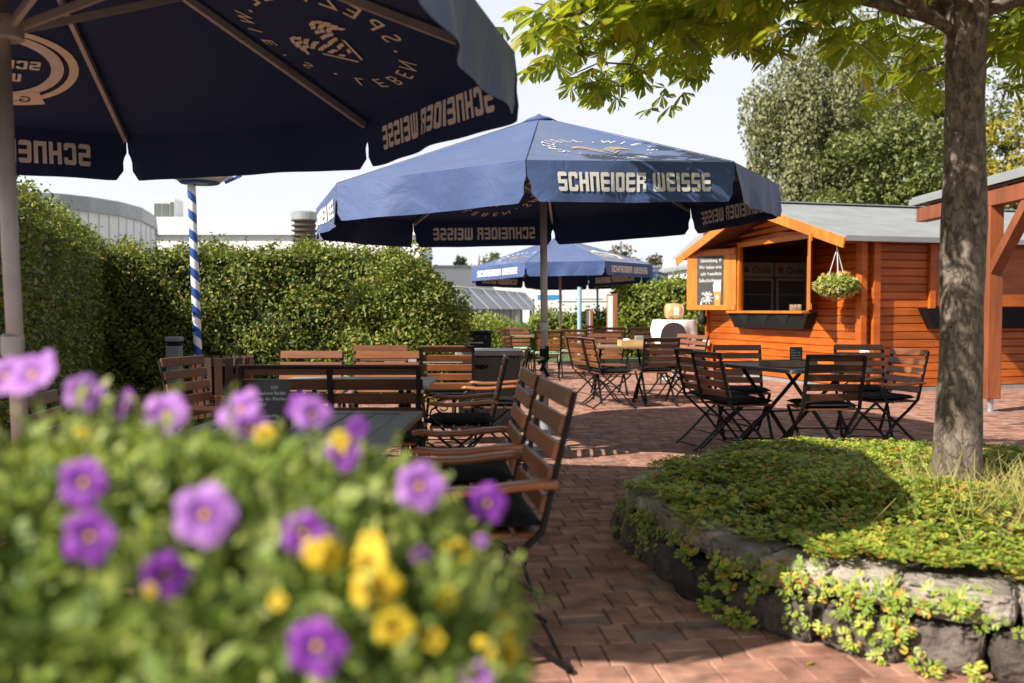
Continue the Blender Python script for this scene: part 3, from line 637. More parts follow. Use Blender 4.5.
def chair(kind, x, y, heading, label, group, z=0, dz=0):
    """heading: degrees the sitter faces, 90 = away from the camera"""
    if kind not in proto:
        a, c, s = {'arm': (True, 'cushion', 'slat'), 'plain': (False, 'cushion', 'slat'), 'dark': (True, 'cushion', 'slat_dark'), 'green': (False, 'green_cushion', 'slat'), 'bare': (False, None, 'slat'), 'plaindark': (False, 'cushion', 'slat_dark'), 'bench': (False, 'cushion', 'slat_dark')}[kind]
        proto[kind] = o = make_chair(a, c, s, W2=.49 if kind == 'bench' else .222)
    else: o = copy_tree(proto[kind])
    o.location = (x, y, z); o.rotation_euler = (0, 0, R(heading)); o['label'] = label; o['group'] = group
    o.scale = (1, 1, 1) if group == GN else (1, 1, .96)
    return o
def back(kind, px, Y, heading, label, group):
    """place by where the top of the backrest stands"""
    h = R(heading); bx = (px-512)/F*Y; return chair(kind, bx+.29*math.cos(h), Y+.29*math.sin(h), heading, label, group)
GN = 'folding chairs around the tables at left'
chair('arm', -.145, 3.16, 188, 'nearest brown slatted armchair right of the flowers, black seat pad', GN).scale = (1.06, 1.2, 1.05)
chair('arm', -.22, 3.98, 185, 'slatted armchair directly behind the nearest armchair, facing left to the dark table', GN).scale = (1.05, 1.12, 1.04)
chair('arm', -.33, 6.05, 181, 'slatted armchair side-on in front of the wicker chest, facing left', GN)
chair('dark', -.16, 7.25, 176, 'shaded slatted armchair side-on just left of the parasol mast', GN)  # darker slats put this chair's shade into the wood colour
bn = back('bench', 329, 5.0, 90, 'wide dark slatted folding bench behind the chalk menu stand', GN); bn.name = 'folding_bench'; bn['category'] = 'bench'; del bn['group']  # dark slats carry the parasol's shade in their colour
ms_ = MB(); [ms_.bar((-.195-(z0-.46)*.235, 0, z0), (-.195-(z1-.46)*.235, 0, z1), .03, .016) for z0, z1 in ((.46, .885),)]; ms_.build('middle_stile', M['iron'], bn)
back('arm', 312, 6.75, 268, 'sunlit red-brown chair back left of centre below the hedge', GN)
back('arm', 388, 6.7, 271, 'folding chair facing the camera behind the right half of the dark bench', GN)
back('bare', 381, 7.85, 272, 'farthest sunlit chair top against the hedge, left of the framed chair', GN)
back('plain', 447, 7.75, 90, 'orange slatted chair with black frame seen from behind, left of the wicker chest', GN)
back('arm', 181, 5.9, -14, 'brown slatted chair leaning beside the blue and white pole', GN)
chair('arm', -1.92, 4.2, 8, 'folding armchair at the far left, only its orange armrest above the purple flowers', GN)
GM = 'folding chairs around the middle table'
back('plain', 574, 11.7, 22, 'left one of two chairs side by side facing right, in sun beyond the mast', GM)
back('plain', 588, 11.2, 12, 'second slatted chair facing right towards the wooden crate table', GM)
back('bare', 605, 13.2, 275, 'chair behind the middle table facing the camera left of the wooden crate', GM)
back('plaindark', 662, 11.3, 98, 'dark framed chair with its back to the camera right of the wooden crate', GM)
back('plain', 688, 13.0, 205, 'slatted chair facing left, just in front of the white-clothed bar table', GM)
back('plain', 699, 12.4, 200, 'slatted chair facing left near the corner of the orange hut', GM)
GF = 'far folding chairs by the pale shrubs'
back('green', 504, 16.5, -20, 'far leftmost chair turned right with a pale green pad', GF)
back('green', 518, 18.2, 275, 'far chair facing the camera behind the small far table', GF)
back('green', 548, 15.5, 92, 'far chair with pale green pad seen from behind left of the thin far mast', GF)
back('green', 574, 16.3, 92, 'far chair with pale green pad seen from behind right of the thin far mast', GF)
back('bare', 596, 20.2, 250, 'farthest small chair beside the short wooden stele', GF)
back('plaindark', 614, 18.2, 92, 'far dark chair seen from behind below the tall white stele', GF)
back('plaindark', 640, 18.0, 88, 'far dark chair seen from behind left of the bar table', GF)
GR = 'folding chairs around the table by the hut'
back('plain', 689, 8.0, 20, 'leftmost slatted chair by the tree bed, black pad, facing right', GR)
back('plain', 706, 7.45, 18, 'slatted chair next to the leftmost one, nearest the stone bed edge', GR)
back('plain', 737, 8.9, 268, 'chair behind the menu table facing the camera below the hut hatch', GR)
back('plaindark', 837, 6.95, 92, 'dark framed chair with its back to the camera in front of the menu table', GR)
back('arm', 859, 9.0, 258, 'chair half hidden behind the dark framed one, near the hut corner', GR)
back('arm', 910, 7.95, 196, 'rightmost slatted armchair facing left beside the tree trunk', GR)

# ================================================================== TABLES
def slat_table(name, label, loc, rz, lx, ly, m, planks=6, frame=True, group=None):
    t = thing(name, label, 'table', loc, rz, group); mb = MB()
    if frame:
        mb.box((0, ly/2-.045, .725), (lx, .09, .03), bev=.004); mb.box((0, -ly/2+.045, .725), (lx, .09, .03), bev=.004)
        mb.box((lx/2-.05, 0, .725), (.10, ly-.184, .03), bev=.004); mb.box((-lx/2+.05, 0, .725), (.10, ly-.184, .03), bev=.004)
        n = planks; ww = (ly-.184)/n
        for k in range(n): mb.box((0, -(ly-.184)/2+(k+.5)*ww, .725), (lx-.204, ww-.005, .024), bev=.003)
    else: mb.box((0, 0, .725), (lx, ly, .028), bev=.006)
    mb.build('tabletop', m, t)
    for s in (-1, 1):
        lg = MB(); x = s*(lx/2-.18)
        for q in (-1, 1): lg.bar((x, q*(ly/2-.08), .01), (x, -q*(ly/2-.14), .70), .016, .03, (1, 0, 0))
        for q in (-1, 1): lg.tube([(x-.01, q*(ly/2-.08)+q*.05, .012), (x, q*(ly/2-.08), .012)], .013, 6)
        lg.build('leg', M['iron'], t)
    br = MB(); br.tube([(-lx/2+.18, 0, .36), (lx/2-.18, 0, .36)], .008, 6); br.build('crossbar', M['iron'], t)
    return t
slat_table('folding_table', 'dark grey plank table behind the purple flowers', (-.85, 3.5, 0), PI/2-.03, 1.34, .84, M['table_grey'], 6)
slat_table('folding_table', 'pale table behind the wide dark bench', (-1.02, 5.95, 0), 0, 1.0, .76, M['table_pale'], 5, False)
slat_table('folding_table', 'grey table beside the tree bed carrying a wooden tray and menu', (2.34, 7.62, 0), math.atan2(.34, .93), .78, 1.05, M['table_grey'], 6)
slat_table('folding_table', 'sunlit middle table carrying a wooden crate', (1.42, 12.0, 0), .1, .95, .72, M['table_wood'], 6)
slat_table('folding_table', 'small far table among green padded chairs', (.28, 17.0, 0), 0, .95, .7, M['table_wood'], 6)
slat_table('folding_table', 'low table edge in front of the wicker chest', (-.78, 8.75, 0), 0, .8, .7, M['table_pale'], 5, False)

# things on tables
def board_text(lines, wd, ht, size, m, par, name='lettering', y=-.004, top=.9, left=.08, lead=1.35):
    mb = MB(); yy = ht*top
    for ln in lines:
        V, fs, tw = text_flat(ln, size); k = min(1, wd*(1-1.6*left)/max(tw, 1e-6)); mb.add([(-wd/2+left*wd+x*k, y, yy-size+q) for x, q in V], fs); yy -= size*lead
    me = bpy.data.meshes.new(name); me.from_pydata(mb.v, [], mb.f); return link(name, me, m, par)
p = at(273, 415, 3.55)
mn = thing('menu_stand', 'black chalk menu card standing on the grey plank table', 'menu', (p.x, p.y, .74), .05)
b = MB(); b.box((0, 0, .095), (.135, .006, .19)); b.build('board', M['slate'], mn)
board_text(['          3,50', 'Leckere Radler', 'aus der Flasche', '0,5 l', '', 'Brezen-Mix', 'Salat dazu', 'Bauern Art'], .135, .19, .0165, M['chalk'], mn)
b = MB(); b.box((0, .02, .006), (.10, .06, .012)); b.build('foot', M['slat_dark'], mn)
p = Vector((2.28, 7.5, .74))
tr = thing('serving_tray', 'flat wooden tray on the grey table by the hut', 'tray', p, .12); b = MB()
b.box((0, 0, .005), (.40, .24, .01)); b.box((0, -.113, .03), (.40, .014, .04)); b.box((0, .113, .03), (.40, .014, .04)); b.box((-.193, 0, .03), (.014, .212, .04)); b.box((.193, 0, .03), (.014, .212, .04)); b.build('tray_body', M['table_wood'], tr)
mn2 = thing('menu_stand', 'small black menu card upright in the wooden tray', 'menu', p+Vector((.06, -.02, .011)), .1); b = MB(); b.box((0, 0, .075), (.105, .01, .15)); b.build('board', M['slate'], mn2)
board_text(['Bier', 'Radler 3,50', 'Weisse 3,90', 'Wasser 2,50', 'Brezn 1,20'], .105, .15, .016, M['chalk'], mn2, y=-.006)
b = MB(); b.lathe([(.02, 0), (.036, .004), (.04, .035), (.037, .036), (.032, .006)], (0, 0, 0), 16); o = b.build('ashtray', M['glass'], None, True); o.location = p+Vector((-.1, 0, .011)); tag(o, 'small clear glass ashtray in the wooden tray', 'ashtray')
p = Vector(at(632, 349, 11.85)); p.z = .74
cr = thing('wooden_crate', 'pale wooden crate on the sunlit middle table', 'crate', p, .15); b = MB()
b.box((0, 0, .006), (.34, .2, .012)); b.box((0, -.094, .045), (.34, .012, .066)); b.box((0, .094, .045), (.34, .012, .066)); b.box((-.164, 0, .045), (.012, .176, .066)); b.box((.164, 0, .045), (.012, .176, .066)); b.build('crate_body', M['barrel'], cr)
b = MB(); b.box((0, 0, .06), (.11, .09, .12), bev=.01); o = b.build('napkin_holder', M['galv']); o.location = p+Vector((.09, 0, .013)); tag(o, 'grey metal napkin holder in the crate on the middle table', 'napkin holder')
b = MB(); b.lathe([(.045, 0), (.05, .01), (.05, .075), (.03, .085)], n=16); o = b.build('sauce_pot', M['white_paint'], None, True); o.location = p+Vector((-.07, 0, .013)); tag(o, 'small white pot in the crate on the middle table', 'pot')

# ================================================================== TREE BED with stone wall
BC = Vector((2.3, 4.5, 0)); BR = 1.74
def bed_r(a): return BR+.05*math.sin(a*3+1)+.03*math.sin(a*7)
def rough_block(mb, c, sx_, sy_, sz_, X, Y, seed, k=.07):
    rg = random.Random(seed); n = 4; vs = {}; V = []
    for i in range(n+1):
        for j in range(3):
            for l in range(3):
                if 0 < i < n and j == 1 and l == 1: continue
                u, v, w_ = i/n-.5, j/2-.5, l/2-.5
                sh = .90 if (i in (0, n)) and (j != 1 or l != 1) else 1
                sh2 = .93 if j != 1 and l != 1 else 1
                d = Vector((rg.gauss(0, k*.5), rg.gauss(0, k), rg.gauss(0, k*.7)))
                vs[(i, j, l)] = len(V); V.append(c+X*(sx_*(u*sh+d.x*.2))+Y*(sy_*(v*sh2*sh+d.y*.4))+Vector((0, 0, sz_*(w_*sh2+d.z*.35))))
    fs = []
    for i in range(n):
        for j in range(2):
            for l in (0, 2):
                fs.append([vs[(i, j, l)], vs[(i+1, j, l)], vs[(i+1, j+1, l)], vs[(i, j+1, l)]])
        for l in range(2):
            for j in (0, 2):
                fs.append([vs[(i, j, l)], vs[(i+1, j, l)], vs[(i+1, j, l+1)], vs[(i, j, l+1)]])
    for i in (0, n):
        for j in range(2):
            for l in range(2): fs.append([vs[(i, j, l)], vs[(i, j+1, l)], vs[(i, j+1, l+1)], vs[(i, j, l+1)]])
    mb.add(V, fs)
wall = thing('stone_wall', 'low round dry stone wall edging the tree bed', 'stone wall', BC)
low, cap = MB(), MB(); a = 0; sid = 0; rw = random.Random(5)
while a < 2*PI-.05:
    L = rw.uniform(.22, .42); da = L/BR; da = min(da, 2*PI-a); am = a+da/2; X = Vector((-math.sin(am), math.cos(am), 0)); Y = Vector((math.cos(am), math.sin(am), 0)); sid += 1
    rough_block(low, Y*(bed_r(am)-.10+rw.uniform(-.015, .02))+Vector((0, 0, .07)), da*BR*.975, .24, .155, X, Y, sid); a += da
a = .2
while a < 2*PI+.15:
    L = rw.uniform(.20, .40); da = min(L/BR, 2*PI+.2-a); am = a+da/2; X = Vector((-math.sin(am), math.cos(am), 0)); Y = Vector((math.cos(am), math.sin(am), 0)); sid += 1
    rough_block(cap, Y*(bed_r(am)-.15+rw.uniform(-.02, .015))+Vector((0, 0, .215+rw.uniform(-.01, .012))), da*BR*.965, .25, .105, X, Y, sid, .05); a += da
def subdiv_noise(o, amt, scale=15):
    bm = bmesh.new(); bm.from_mesh(o.data); bmesh.ops.bevel(bm, geom=[e for e in bm.edges if e.calc_face_angle(0) > .6], offset=.008, segments=2, affect='EDGES'); 
    bmesh.ops.triangulate(bm, faces=bm.faces); bmesh.ops.subdivide_edges(bm, edges=bm.edges, cuts=2, use_grid_fill=True)
    from mathutils import noise
    for v in bm.verts:
        p = v.co*scale; v.co += v.normal*(noise.noise(p)*amt+noise.noise(p*2.9)*amt*.7+noise.noise(p*7)*amt*.35)
    bm.to_mesh(o.data); bm.free(); o.data.polygons.foreach_set('use_smooth', [True]*len(o.data.polygons)); return o
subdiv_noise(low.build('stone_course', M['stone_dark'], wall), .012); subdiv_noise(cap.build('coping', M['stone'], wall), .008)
def bed_z(x, y):
    r = math.hypot(x-BC.x, y-BC.y); t = min(r/BR, 1); return .245+.15*(1-t*t)**1.0+.012*math.sin(x*5+y*3)+.01*math.sin(x*9-y*7)
mb = MB(); NR, NA = 12, 48; V = [(BC.x, BC.y, bed_z(BC.x, BC.y))]
for i in range(1, NR+1):
    for k in range(NA):
        r = (BR-.12)*i/NR; x, y = BC.x+r*math.cos(2*PI*k/NA), BC.y+r*math.sin(2*PI*k/NA); V.append((x, y, bed_z(x, y)-.01))
fs = [(0, 1+k, 1+(k+1) % NA) for k in range(NA)]+[(1+(i-1)*NA+k, 1+i*NA+k, 1+i*NA+(k+1) % NA, 1+(i-1)*NA+(k+1) % NA) for i in range(1, NR) for k in range(NA)]
mb.add(V, fs); tag(mb.build('soil_bed', M['soil'], None, True), kind='structure')
# ground cover: rosettes of lobed leaves
LOBE = np.array([(0, 0, 0), (.25, -.3, .05), (.55, -.42, .02), (.7, -.2, .06), (1, -.12, -.04), (1, .12, -.04), (.7, .2, .06), (.55, .42, .02), (.25, .3, .05)])
LOBE_F = np.array([(0, 1, 2, 3), (0, 3, 4, 4), (0, 4, 5, 5), (0, 5, 6, 6), (0, 6, 7, 8)])
LOBE_Q = np.array([(0, 1, 2, 3), (0, 3, 4, 5), (0, 5, 6, 7)])
LOB = np.array([(0, 0, 0), (.2, -.42, .06), (.62, -.46, 0), (.95, -.18, -.06), (.95, .18, -.06), (.62, .46, 0), (.2, .42, .06)])
LOB_F = np.array([(0, 1, 2, 3), (0, 3, 4, 4), (0, 4, 5, 6)])
LOB_F4 = np.array([(0, 1, 2, 3), (0, 4, 5, 6)])
def rosettes(pts, nrm, nleaf, size, spread, lift):
    n = len(pts); P = np.repeat(pts, nleaf, 0); N = np.repeat(nrm, nleaf, 0); m = len(P)
    t = rvec(m); t = unit(t-N*np.sum(t*N, 1, keepdims=True)); up = npr.uniform(0, 1, (m, 1))
    d = unit(t+N*up*.55); off = t*npr.uniform(0, spread, (m, 1))+N*(npr.uniform(0, lift, (m, 1)))
    return leaves(P+off, d, unit(N+rvec(m)*.35), npr.uniform(.6, 1.25, m)*size, LOB, LOB_F4)
xs = npr.uniform(-BR, BR, (26000, 2)); rr = np.linalg.norm(xs, axis=1); edge_ = BR-.10+.05*np.sin(np.arctan2(xs[:, 1], xs[:, 0])*13)+.04*np.sin(np.arctan2(xs[:, 1], xs[:, 0])*29); sel_ = rr < edge_; xs = xs[sel_]; rr = rr[sel_]
clump = np.array([math.sin(x*6.1+1.3*math.sin(y*4))+math.sin(y*7.3+x*2.1) for x, y in xs])
ex, ey = xs[:, 0]+BC.x, xs[:, 1]+BC.y
dry = np.exp(-(((ex-2.6)/.55)**2+((ey-3.75)/.35)**2)*1.2)
keep = (npr.uniform(0, 1, len(xs)) < (.74+.12*clump)*(1-.75*dry)*np.where(rr > BR-.2, .8, 1)); xs = xs[keep]; cl = clump[keep]
pts = np.array([(x+BC.x, y+BC.y, (bed_z(x+BC.x, y+BC.y) if math.hypot(x, y) < BR-.27 else max(bed_z(x+BC.x, y+BC.y), .283))+.012*(1+c)) for (x, y), c in zip(xs, cl)])
nrm = unit(np.tile([0, 0, 1.0], (len(pts), 1))+rvec(len(pts))*.25)
near = pts[:, 1] < 5.2
parts_c = [rosettes(pts[near], nrm[near], 5, .028, .026, .028), rosettes(pts[~near], nrm[~near], 4, .030, .028, .028)]
# trailing over the stones
tr_pts, tr_n = [], []
for (a_deg, wdt, ln, dens) in ((188, .34, .26, 60), (178, .16, .24, 26), (203, .20, .14, 26), (214, .22, .17, 34), (224, .20, .15, 36), (231, .14, .24, 44), (235.5, .08, .29, 34), (242, .13, .10, 26), (252, .12, .12, 18), (256, .10, .24, 20), (263.5, .16, .11, 34), (270, .10, .24, 24), (276, .12, .10, 18), (284, .2, .12, 30), (292, .2, .2, 30), (140, .4, .10, 30), (120, .4, .10, 30)):
    for k in range(int(dens*.7)):
        a = R(a_deg)+rnd.gauss(0, wdt*.5)/BR; q = abs(rnd.gauss(0, .55)); zz = .255-ln*q
        if zz < .01: continue
        r = bed_r(a)+.0+.025*rnd.random()+(.0 if zz < .235 else -.10*rnd.random()); o = Vector((math.cos(a), math.sin(a), 0)); tr_pts.append((BC.x+o.x*r, BC.y+o.y*r, zz)); tr_n.append((o.x, o.y, .7))
for k in range(210):
    a = R(rnd.uniform(195, 300)); 
    if rnd.random() < .55: continue
    r = bed_r(a)+.05+.03*rnd.random(); 
    if math.sin(a*9)+math.sin(a*17) < .5: continue
    tr_pts.append((BC.x+math.cos(a)*r, BC.y+math.sin(a)*r, .01+.05*rnd.random())); tr_n.append((math.cos(a), math.sin(a), 1.2))
parts_c.append(rosettes(np.array(tr_pts), unit(np.array(tr_n)), 7, .025, .026, .03))
V, f4 = join_np(parts_c); tag(np_mesh('ground_cover', V, f4, M['cover']), 'yellow-green lobed ground cover filling the tree bed and trailing over its stones', 'ground cover', kind='stuff')
BLADE = np.array([(0, -.012, 0), (0, .012, 0), (.55, .009, .05), (1, 0, .02), (.55, -.009, .05)]); BLADE_F = np.array([(0, 1, 2, 4), (4, 2, 3, 3)])
BL4 = np.array([(0, -.012, 0), (0, .012, 0), (1, .004, 0), (1, -.004, 0)]); BL4_F = np.array([(0, 1, 2, 3)])
gp = []
for k in range(2600):
    x, y = 2.62+rnd.gauss(0, .42), 3.78+rnd.gauss(0, .28)
    if math.hypot(x-BC.x, y-BC.y) < BR-.15: gp.append((x, y, bed_z(x, y)))
for k in range(260):
    x, y = 2.1+rnd.gauss(0, .18), 4.2+rnd.gauss(0, .16); gp.append((x, y, bed_z(x, y)))
gp = np.array(gp); dd = unit(np.tile([0, 0, 1.0], (len(gp), 1))+rvec(len(gp))*.75); dd[:, 2] = abs(dd[:, 2])
V, f4 = leaves(gp, dd, rvec(len(gp)), npr.uniform(.06, .20, len(gp)), BL4, BL4_F); tag(np_mesh('dry_grass', V, f4, M['straw']), 'straw-coloured dry grass around the chestnut trunk', 'grass', kind='stuff')
st = []
for k, (x, y, hgt) in enumerate(((2.40, 4.2, .62), (2.44, 4.15, .4), (2.32, 4.1, .5), (2.55, 4.05, .35))): st.append((x, y, bed_z(x, y)))

# ================================================================== CHESTNUT TREE
TB = Vector((2.10, 4.27, 0))
ct = thing('chestnut_tree', 'chestnut tree with mottled trunk standing in the round stone bed', 'tree', (TB.x, TB.y, .3))
tk = MB(); pts, rs = [], []
for i in range(40):
    t = i/39; z = t*4.6; r = .103-.030*t+.022*math.exp(-z*7)+.004*math.sin(z*6); pts.append((.012*math.sin(z*1.7)+.018*t, .01*math.sin(z*2.3), z)); rs.append(r)
tk.tube(pts, rs, 28)
tko = tk.build('trunk', M['bark'], ct, True)
from mathutils import noise
for v in tko.data.vertices:
    n = Vector((v.co.x, v.co.y, 0)).normalized(); v.co += n*(noise.noise(v.co*11)*.006+noise.noise(Vector((v.co.x*6, v.co.y*6, v.co.z*2.2)))*.009)
twig_tips = []
def limb(base, ang, L, r0, z0, rise, droop):
    mb = MB(); pts, rs = [], []; n = 12
    for i in range(n+1):
        t = i/n; aa = ang+.25*math.sin(t*3+ang*3)*t; d = L*t
        q_ = Vector((math.cos(aa)*d, math.sin(aa)*d, z0+rise*math.sin(t*PI*.55)-droop*t*t))
        if i > 4 and not skirt(q_): break
        pts.append(q_); rs.append(r0*(1-.88*t)+.003)
    mb.tube(pts, rs, 8)
    for i in range(3, len(pts)):
        for s in (-1, 1):
            if rnd.random() < .85:
                l = rnd.uniform(.3, .75)*(1.15-.5*i/n); aa = ang+s*rnd.uniform(.5, 1.2); q = pts[i]; end = q+Vector((math.cos(aa)*l, math.sin(aa)*l, rnd.uniform(-.18, .22)))
                if not skirt(end): continue
                md = (q+end)/2+Vector((0, 0, .05))
                mb.tube([q, md, end], [rs[i]*.6+.002, .006, .003], 6)
                for p_ in (md, end, (md+end)/2, end+Vector((rnd.gauss(0, .1), rnd.gauss(0, .1), rnd.gauss(0, .05)))): twig_tips.append(p_)
    twig_tips.append(pts[-1])
    return mb.build('limb', M['bark'], ct, True)
LIMBS = [(R(178), 2.35, 2.25, .50, .62), (R(196), 2.3, 2.35, .55, .70), (R(212), 2.2, 2.2, .45, .55), (R(160), 2.3, 2.3, .6, .6), (R(232), 1.9, 2.3, .55, .5), (R(140), 2.2, 2.35, .55, .6), (R(262), 1.6, 2.35, .6, .4), (R(110), 2.0, 2.4, .6, .55), (R(70), 2.2, 2.3, .5, .55), (R(40), 2.3, 2.35, .5, .65), (R(10), 2.2, 2.3, .5, .62), (R(340), 2.1, 2.3, .5, .6), (R(310), 2.0, 2.4, .5, .5), (R(185), 2.6, 2.8, 1.0, .7), (R(220), 2.5, 2.9, 1.0, .7), (R(150), 2.5, 2.9, 1.0, .6), (R(255), 2.2, 3.0, 1.0, .5), (R(300), 2.2, 3.0, 1.0, .5), (R(20), 2.4, 3.0, 1.0, .6), (R(80), 2.3, 3.0, 1.0, .6), (R(120), 2.2, 3.3, 1.2, .5), (R(200), 2.2, 3.5, 1.4, .5), (R(280), 2.0, 3.5, 1.3, .4), (R(0), 2.0, 3.5, 1.3, .4), (R(60), 1.8, 3.8, 1.3, .3), (R(170), 1.6, 3.9, 1.4, .3), (R(240), 1.6, 3.9, 1.4, .3)]
def skirt(p):
    wx, wy, wz = TB.x+p[0], TB.y+p[1], p[2]+.3
    return wz > 1.2+.215*max(wy, 2.6)+.10*math.sin(wx*3.1+1)*math.sin(wy*2.3) and wx > .16-.55*max(0, wz-2.45)+.1*math.sin(wz*9+wy*5) and wy > 2.2
for (a, L, z0, rise, droop) in LIMBS: limb(None, a, L, .024, z0-.05, rise, droop*.8)
twig_tips = [p for p in twig_tips if skirt(p)]
tips = np.array([tuple(p) for p in twig_tips])
# palmate leaves: six leaflets spreading from a stalk end and hanging
OBOV = np.array([(0, 0, 0), (.42, -.13, .03), (.74, -.24, .02), (1.0, -.03, -.08), (1.0, .03, -.08), (.74, .24, .02), (.42, .13, .03)]); OBOV_F = np.array([(0, 1, 2, 3), (0, 3, 4, 5), (0, 5, 6, 6)])
OBOV_F = np.array([(0, 1, 2, 3), (0, 4, 5, 6)])
def palmate(cent, out, size):
    C_, D_, N_, S_l = [], [], [], []
    for c, o, s in zip(cent, out, size):
        o = Vector(o); o.z *= .4; o.normalize(); up = Vector((rnd.gauss(0, .35), rnd.gauss(0, .35), 1)).normalized(); side = up.cross(o).normalized(); k = rnd.choice((5, 5, 6, 7))
        for j in range(k):
            th = (j/(k-1)-.5)*R(225); d = o*math.cos(th)+side*math.sin(th)-up*rnd.uniform(.35, .8); C_.append(c); D_.append(tuple(d)); N_.append(tuple(up*1.0+d*.3)); S_l.append(s*(1-.35*abs(j/(k-1)-.5)*2)*rnd.uniform(.88, 1.1))
    return leaves(np.array(C_), np.array(D_), np.array(N_), np.array(S_l), OBOV, OBOV_F)
cent, out, size = [], [], []
for p in tips:
    for k in range((2 if rnd.random() < .75 else 1) if p[2] < 2.7 else (1 if (p[2] < 3.4 or rnd.random() < .45) else 0)):
        o = np.array((p[0], p[1], 0))*.5+npr.normal(0, .6, 3); q = p+npr.normal(0, .10, 3)+np.array((0, 0, -.03)); 
        if skirt(q+np.array((0, 0, -.08))): cent.append(q); out.append(o); size.append(rnd.uniform(.12, .20))
V, f4 = palmate(cent, out, size); np_mesh('crown', V, f4, M['chestnut'], ct)

lp = np.array([(rnd.uniform(.2, 3.5), rnd.uniform(2.3, 9), .006) for k in range(170)]); ds = np.hypot(lp[:, 0]-BC.x, lp[:, 1]-BC.y); lp = lp[(ds > BR+.04) & (npr.uniform(0, 1, len(lp)) < np.exp(-(ds-BR)*1.1))]
V, f4 = leaves(lp, rvec(len(lp))*np.array([1, 1, .08]), rvec(len(lp))*.35+np.array([0, 0, 1.0]), npr.uniform(.02, .06, len(lp)), OBOV, OBOV_F); tag(np_mesh('fallen_leaves', V, f4, M['yellow_leaf']), 'few small fallen leaves lying on the paving round the stone bed', 'leaf litter', kind='stuff')
# ================================================================== HEDGES, SHRUBS, BACKGROUND TREES
def hedge(name, label, c, d, ht, n, leaf, m, rz=0, cat='hedge', core=True, rough=.06, group=None, taper=.0):
    """clipped hedge: d = (length, depth); leaves on front, ends and top"""
    root = thing(name, label, cat, (c[0], c[1], 0), rz, group); lx, ly = d
    ar = np.array([lx*ht, lx*ht, ly*ht, ly*ht, lx*ly*1.3]); cnt = (n*ar/ar.sum()).astype(int); P, N = [], []
    for f, k in enumerate(cnt):
        u, v = npr.uniform(-.5, .5, k), npr.uniform(0, 1, k)
        if f < 2: s = -1 if f == 0 else 1; P.append(np.stack([u*lx, np.full(k, s*ly/2), v*ht], 1)); N.append(np.tile([0, s, .15], (k, 1)))
        elif f < 4: s = -1 if f == 2 else 1; P.append(np.stack([np.full(k, s*lx/2), u*ly, v*ht], 1)); N.append(np.tile([s, 0, .15], (k, 1)))
        else: P.append(np.stack([u*lx, (v-.5)*ly, np.full(k, ht)], 1)); N.append(np.tile([0, 0, 1.0], (k, 1)))
    P, N = np.concatenate(P), np.concatenate(N).astype(float)
    ph = rnd.uniform(0, 6); bump = np.sin(P[:, 0]*4.3+ph)*np.sin(P[:, 2]*5.1+ph*2+P[:, 1]*3)+.6*np.sin(P[:, 0]*9.7+P[:, 2]*8.3+P[:, 1]*7)
    P = P+N*(bump*rough)[:, None]+N*npr.uniform(-.15, .05, (len(P), 1)); cr_ = np.maximum(0, P[:, 2]/ht-.86)*np.maximum(0, np.abs(P[:, 0])/(lx/2)-.75)*9; P[:, 2] -= cr_*.22; top = P[:, 2] > ht*.93; P[top, 2] += npr.exponential(.04, top.sum())
    D = unit(rvec(len(P))+N*.5+np.array([0, 0, -.3])); NN = unit(N+rvec(len(P))*.75+np.array([0, 0, .35]))
    V, f4 = leaves(P, D, NN, npr.uniform(.6, 1.25, len(P))*leaf); np_mesh('foliage', V, f4, m, root)
    b = MB(); b.box((0, 0, ht*.49), (lx-.28, ly-.28, ht*.96-.12), taper=.97); b.build('dark_core', M['hedge_core'], root)  # solid dark box, its colour standing in for shade inside the hedge
    # loose shoots along the top
    sh = MB(); SP = []
    for k in range(int(lx*9)):
        x, y = rnd.uniform(-lx/2, lx/2), rnd.uniform(-ly/2, ly/2); L = rnd.uniform(.08, .32); tip = Vector((x+rnd.gauss(0, .07), y+rnd.gauss(0, .07), ht+L)); sh.tube([(x, y, ht-.05), tip], .003, 4)
        for q in range(5): t = q/4; SP.append((x+(tip.x-x)*t, y+(tip.y-y)*t, ht+L*t))
    if SP:
        sh.build('shoots', M['twig'], root); SP = np.array(SP); V, f4 = leaves(SP, rvec(len(SP)), rvec(len(SP))+np.array([0, 0, .6]), npr.uniform(.6, 1.1, len(SP))*leaf); np_mesh('shoot_leaves', V, f4, m, root)
    return root
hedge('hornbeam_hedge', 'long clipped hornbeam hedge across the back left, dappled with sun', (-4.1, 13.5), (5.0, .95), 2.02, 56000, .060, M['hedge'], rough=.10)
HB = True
hedge('hornbeam_hedge', 'dark shaded hedge at the far left running towards the camera', (-5.35, 9.4), (7.6, 1.3), 2.20, 50000, .055, M['hedge'], math.atan2(5.8, -1.9))

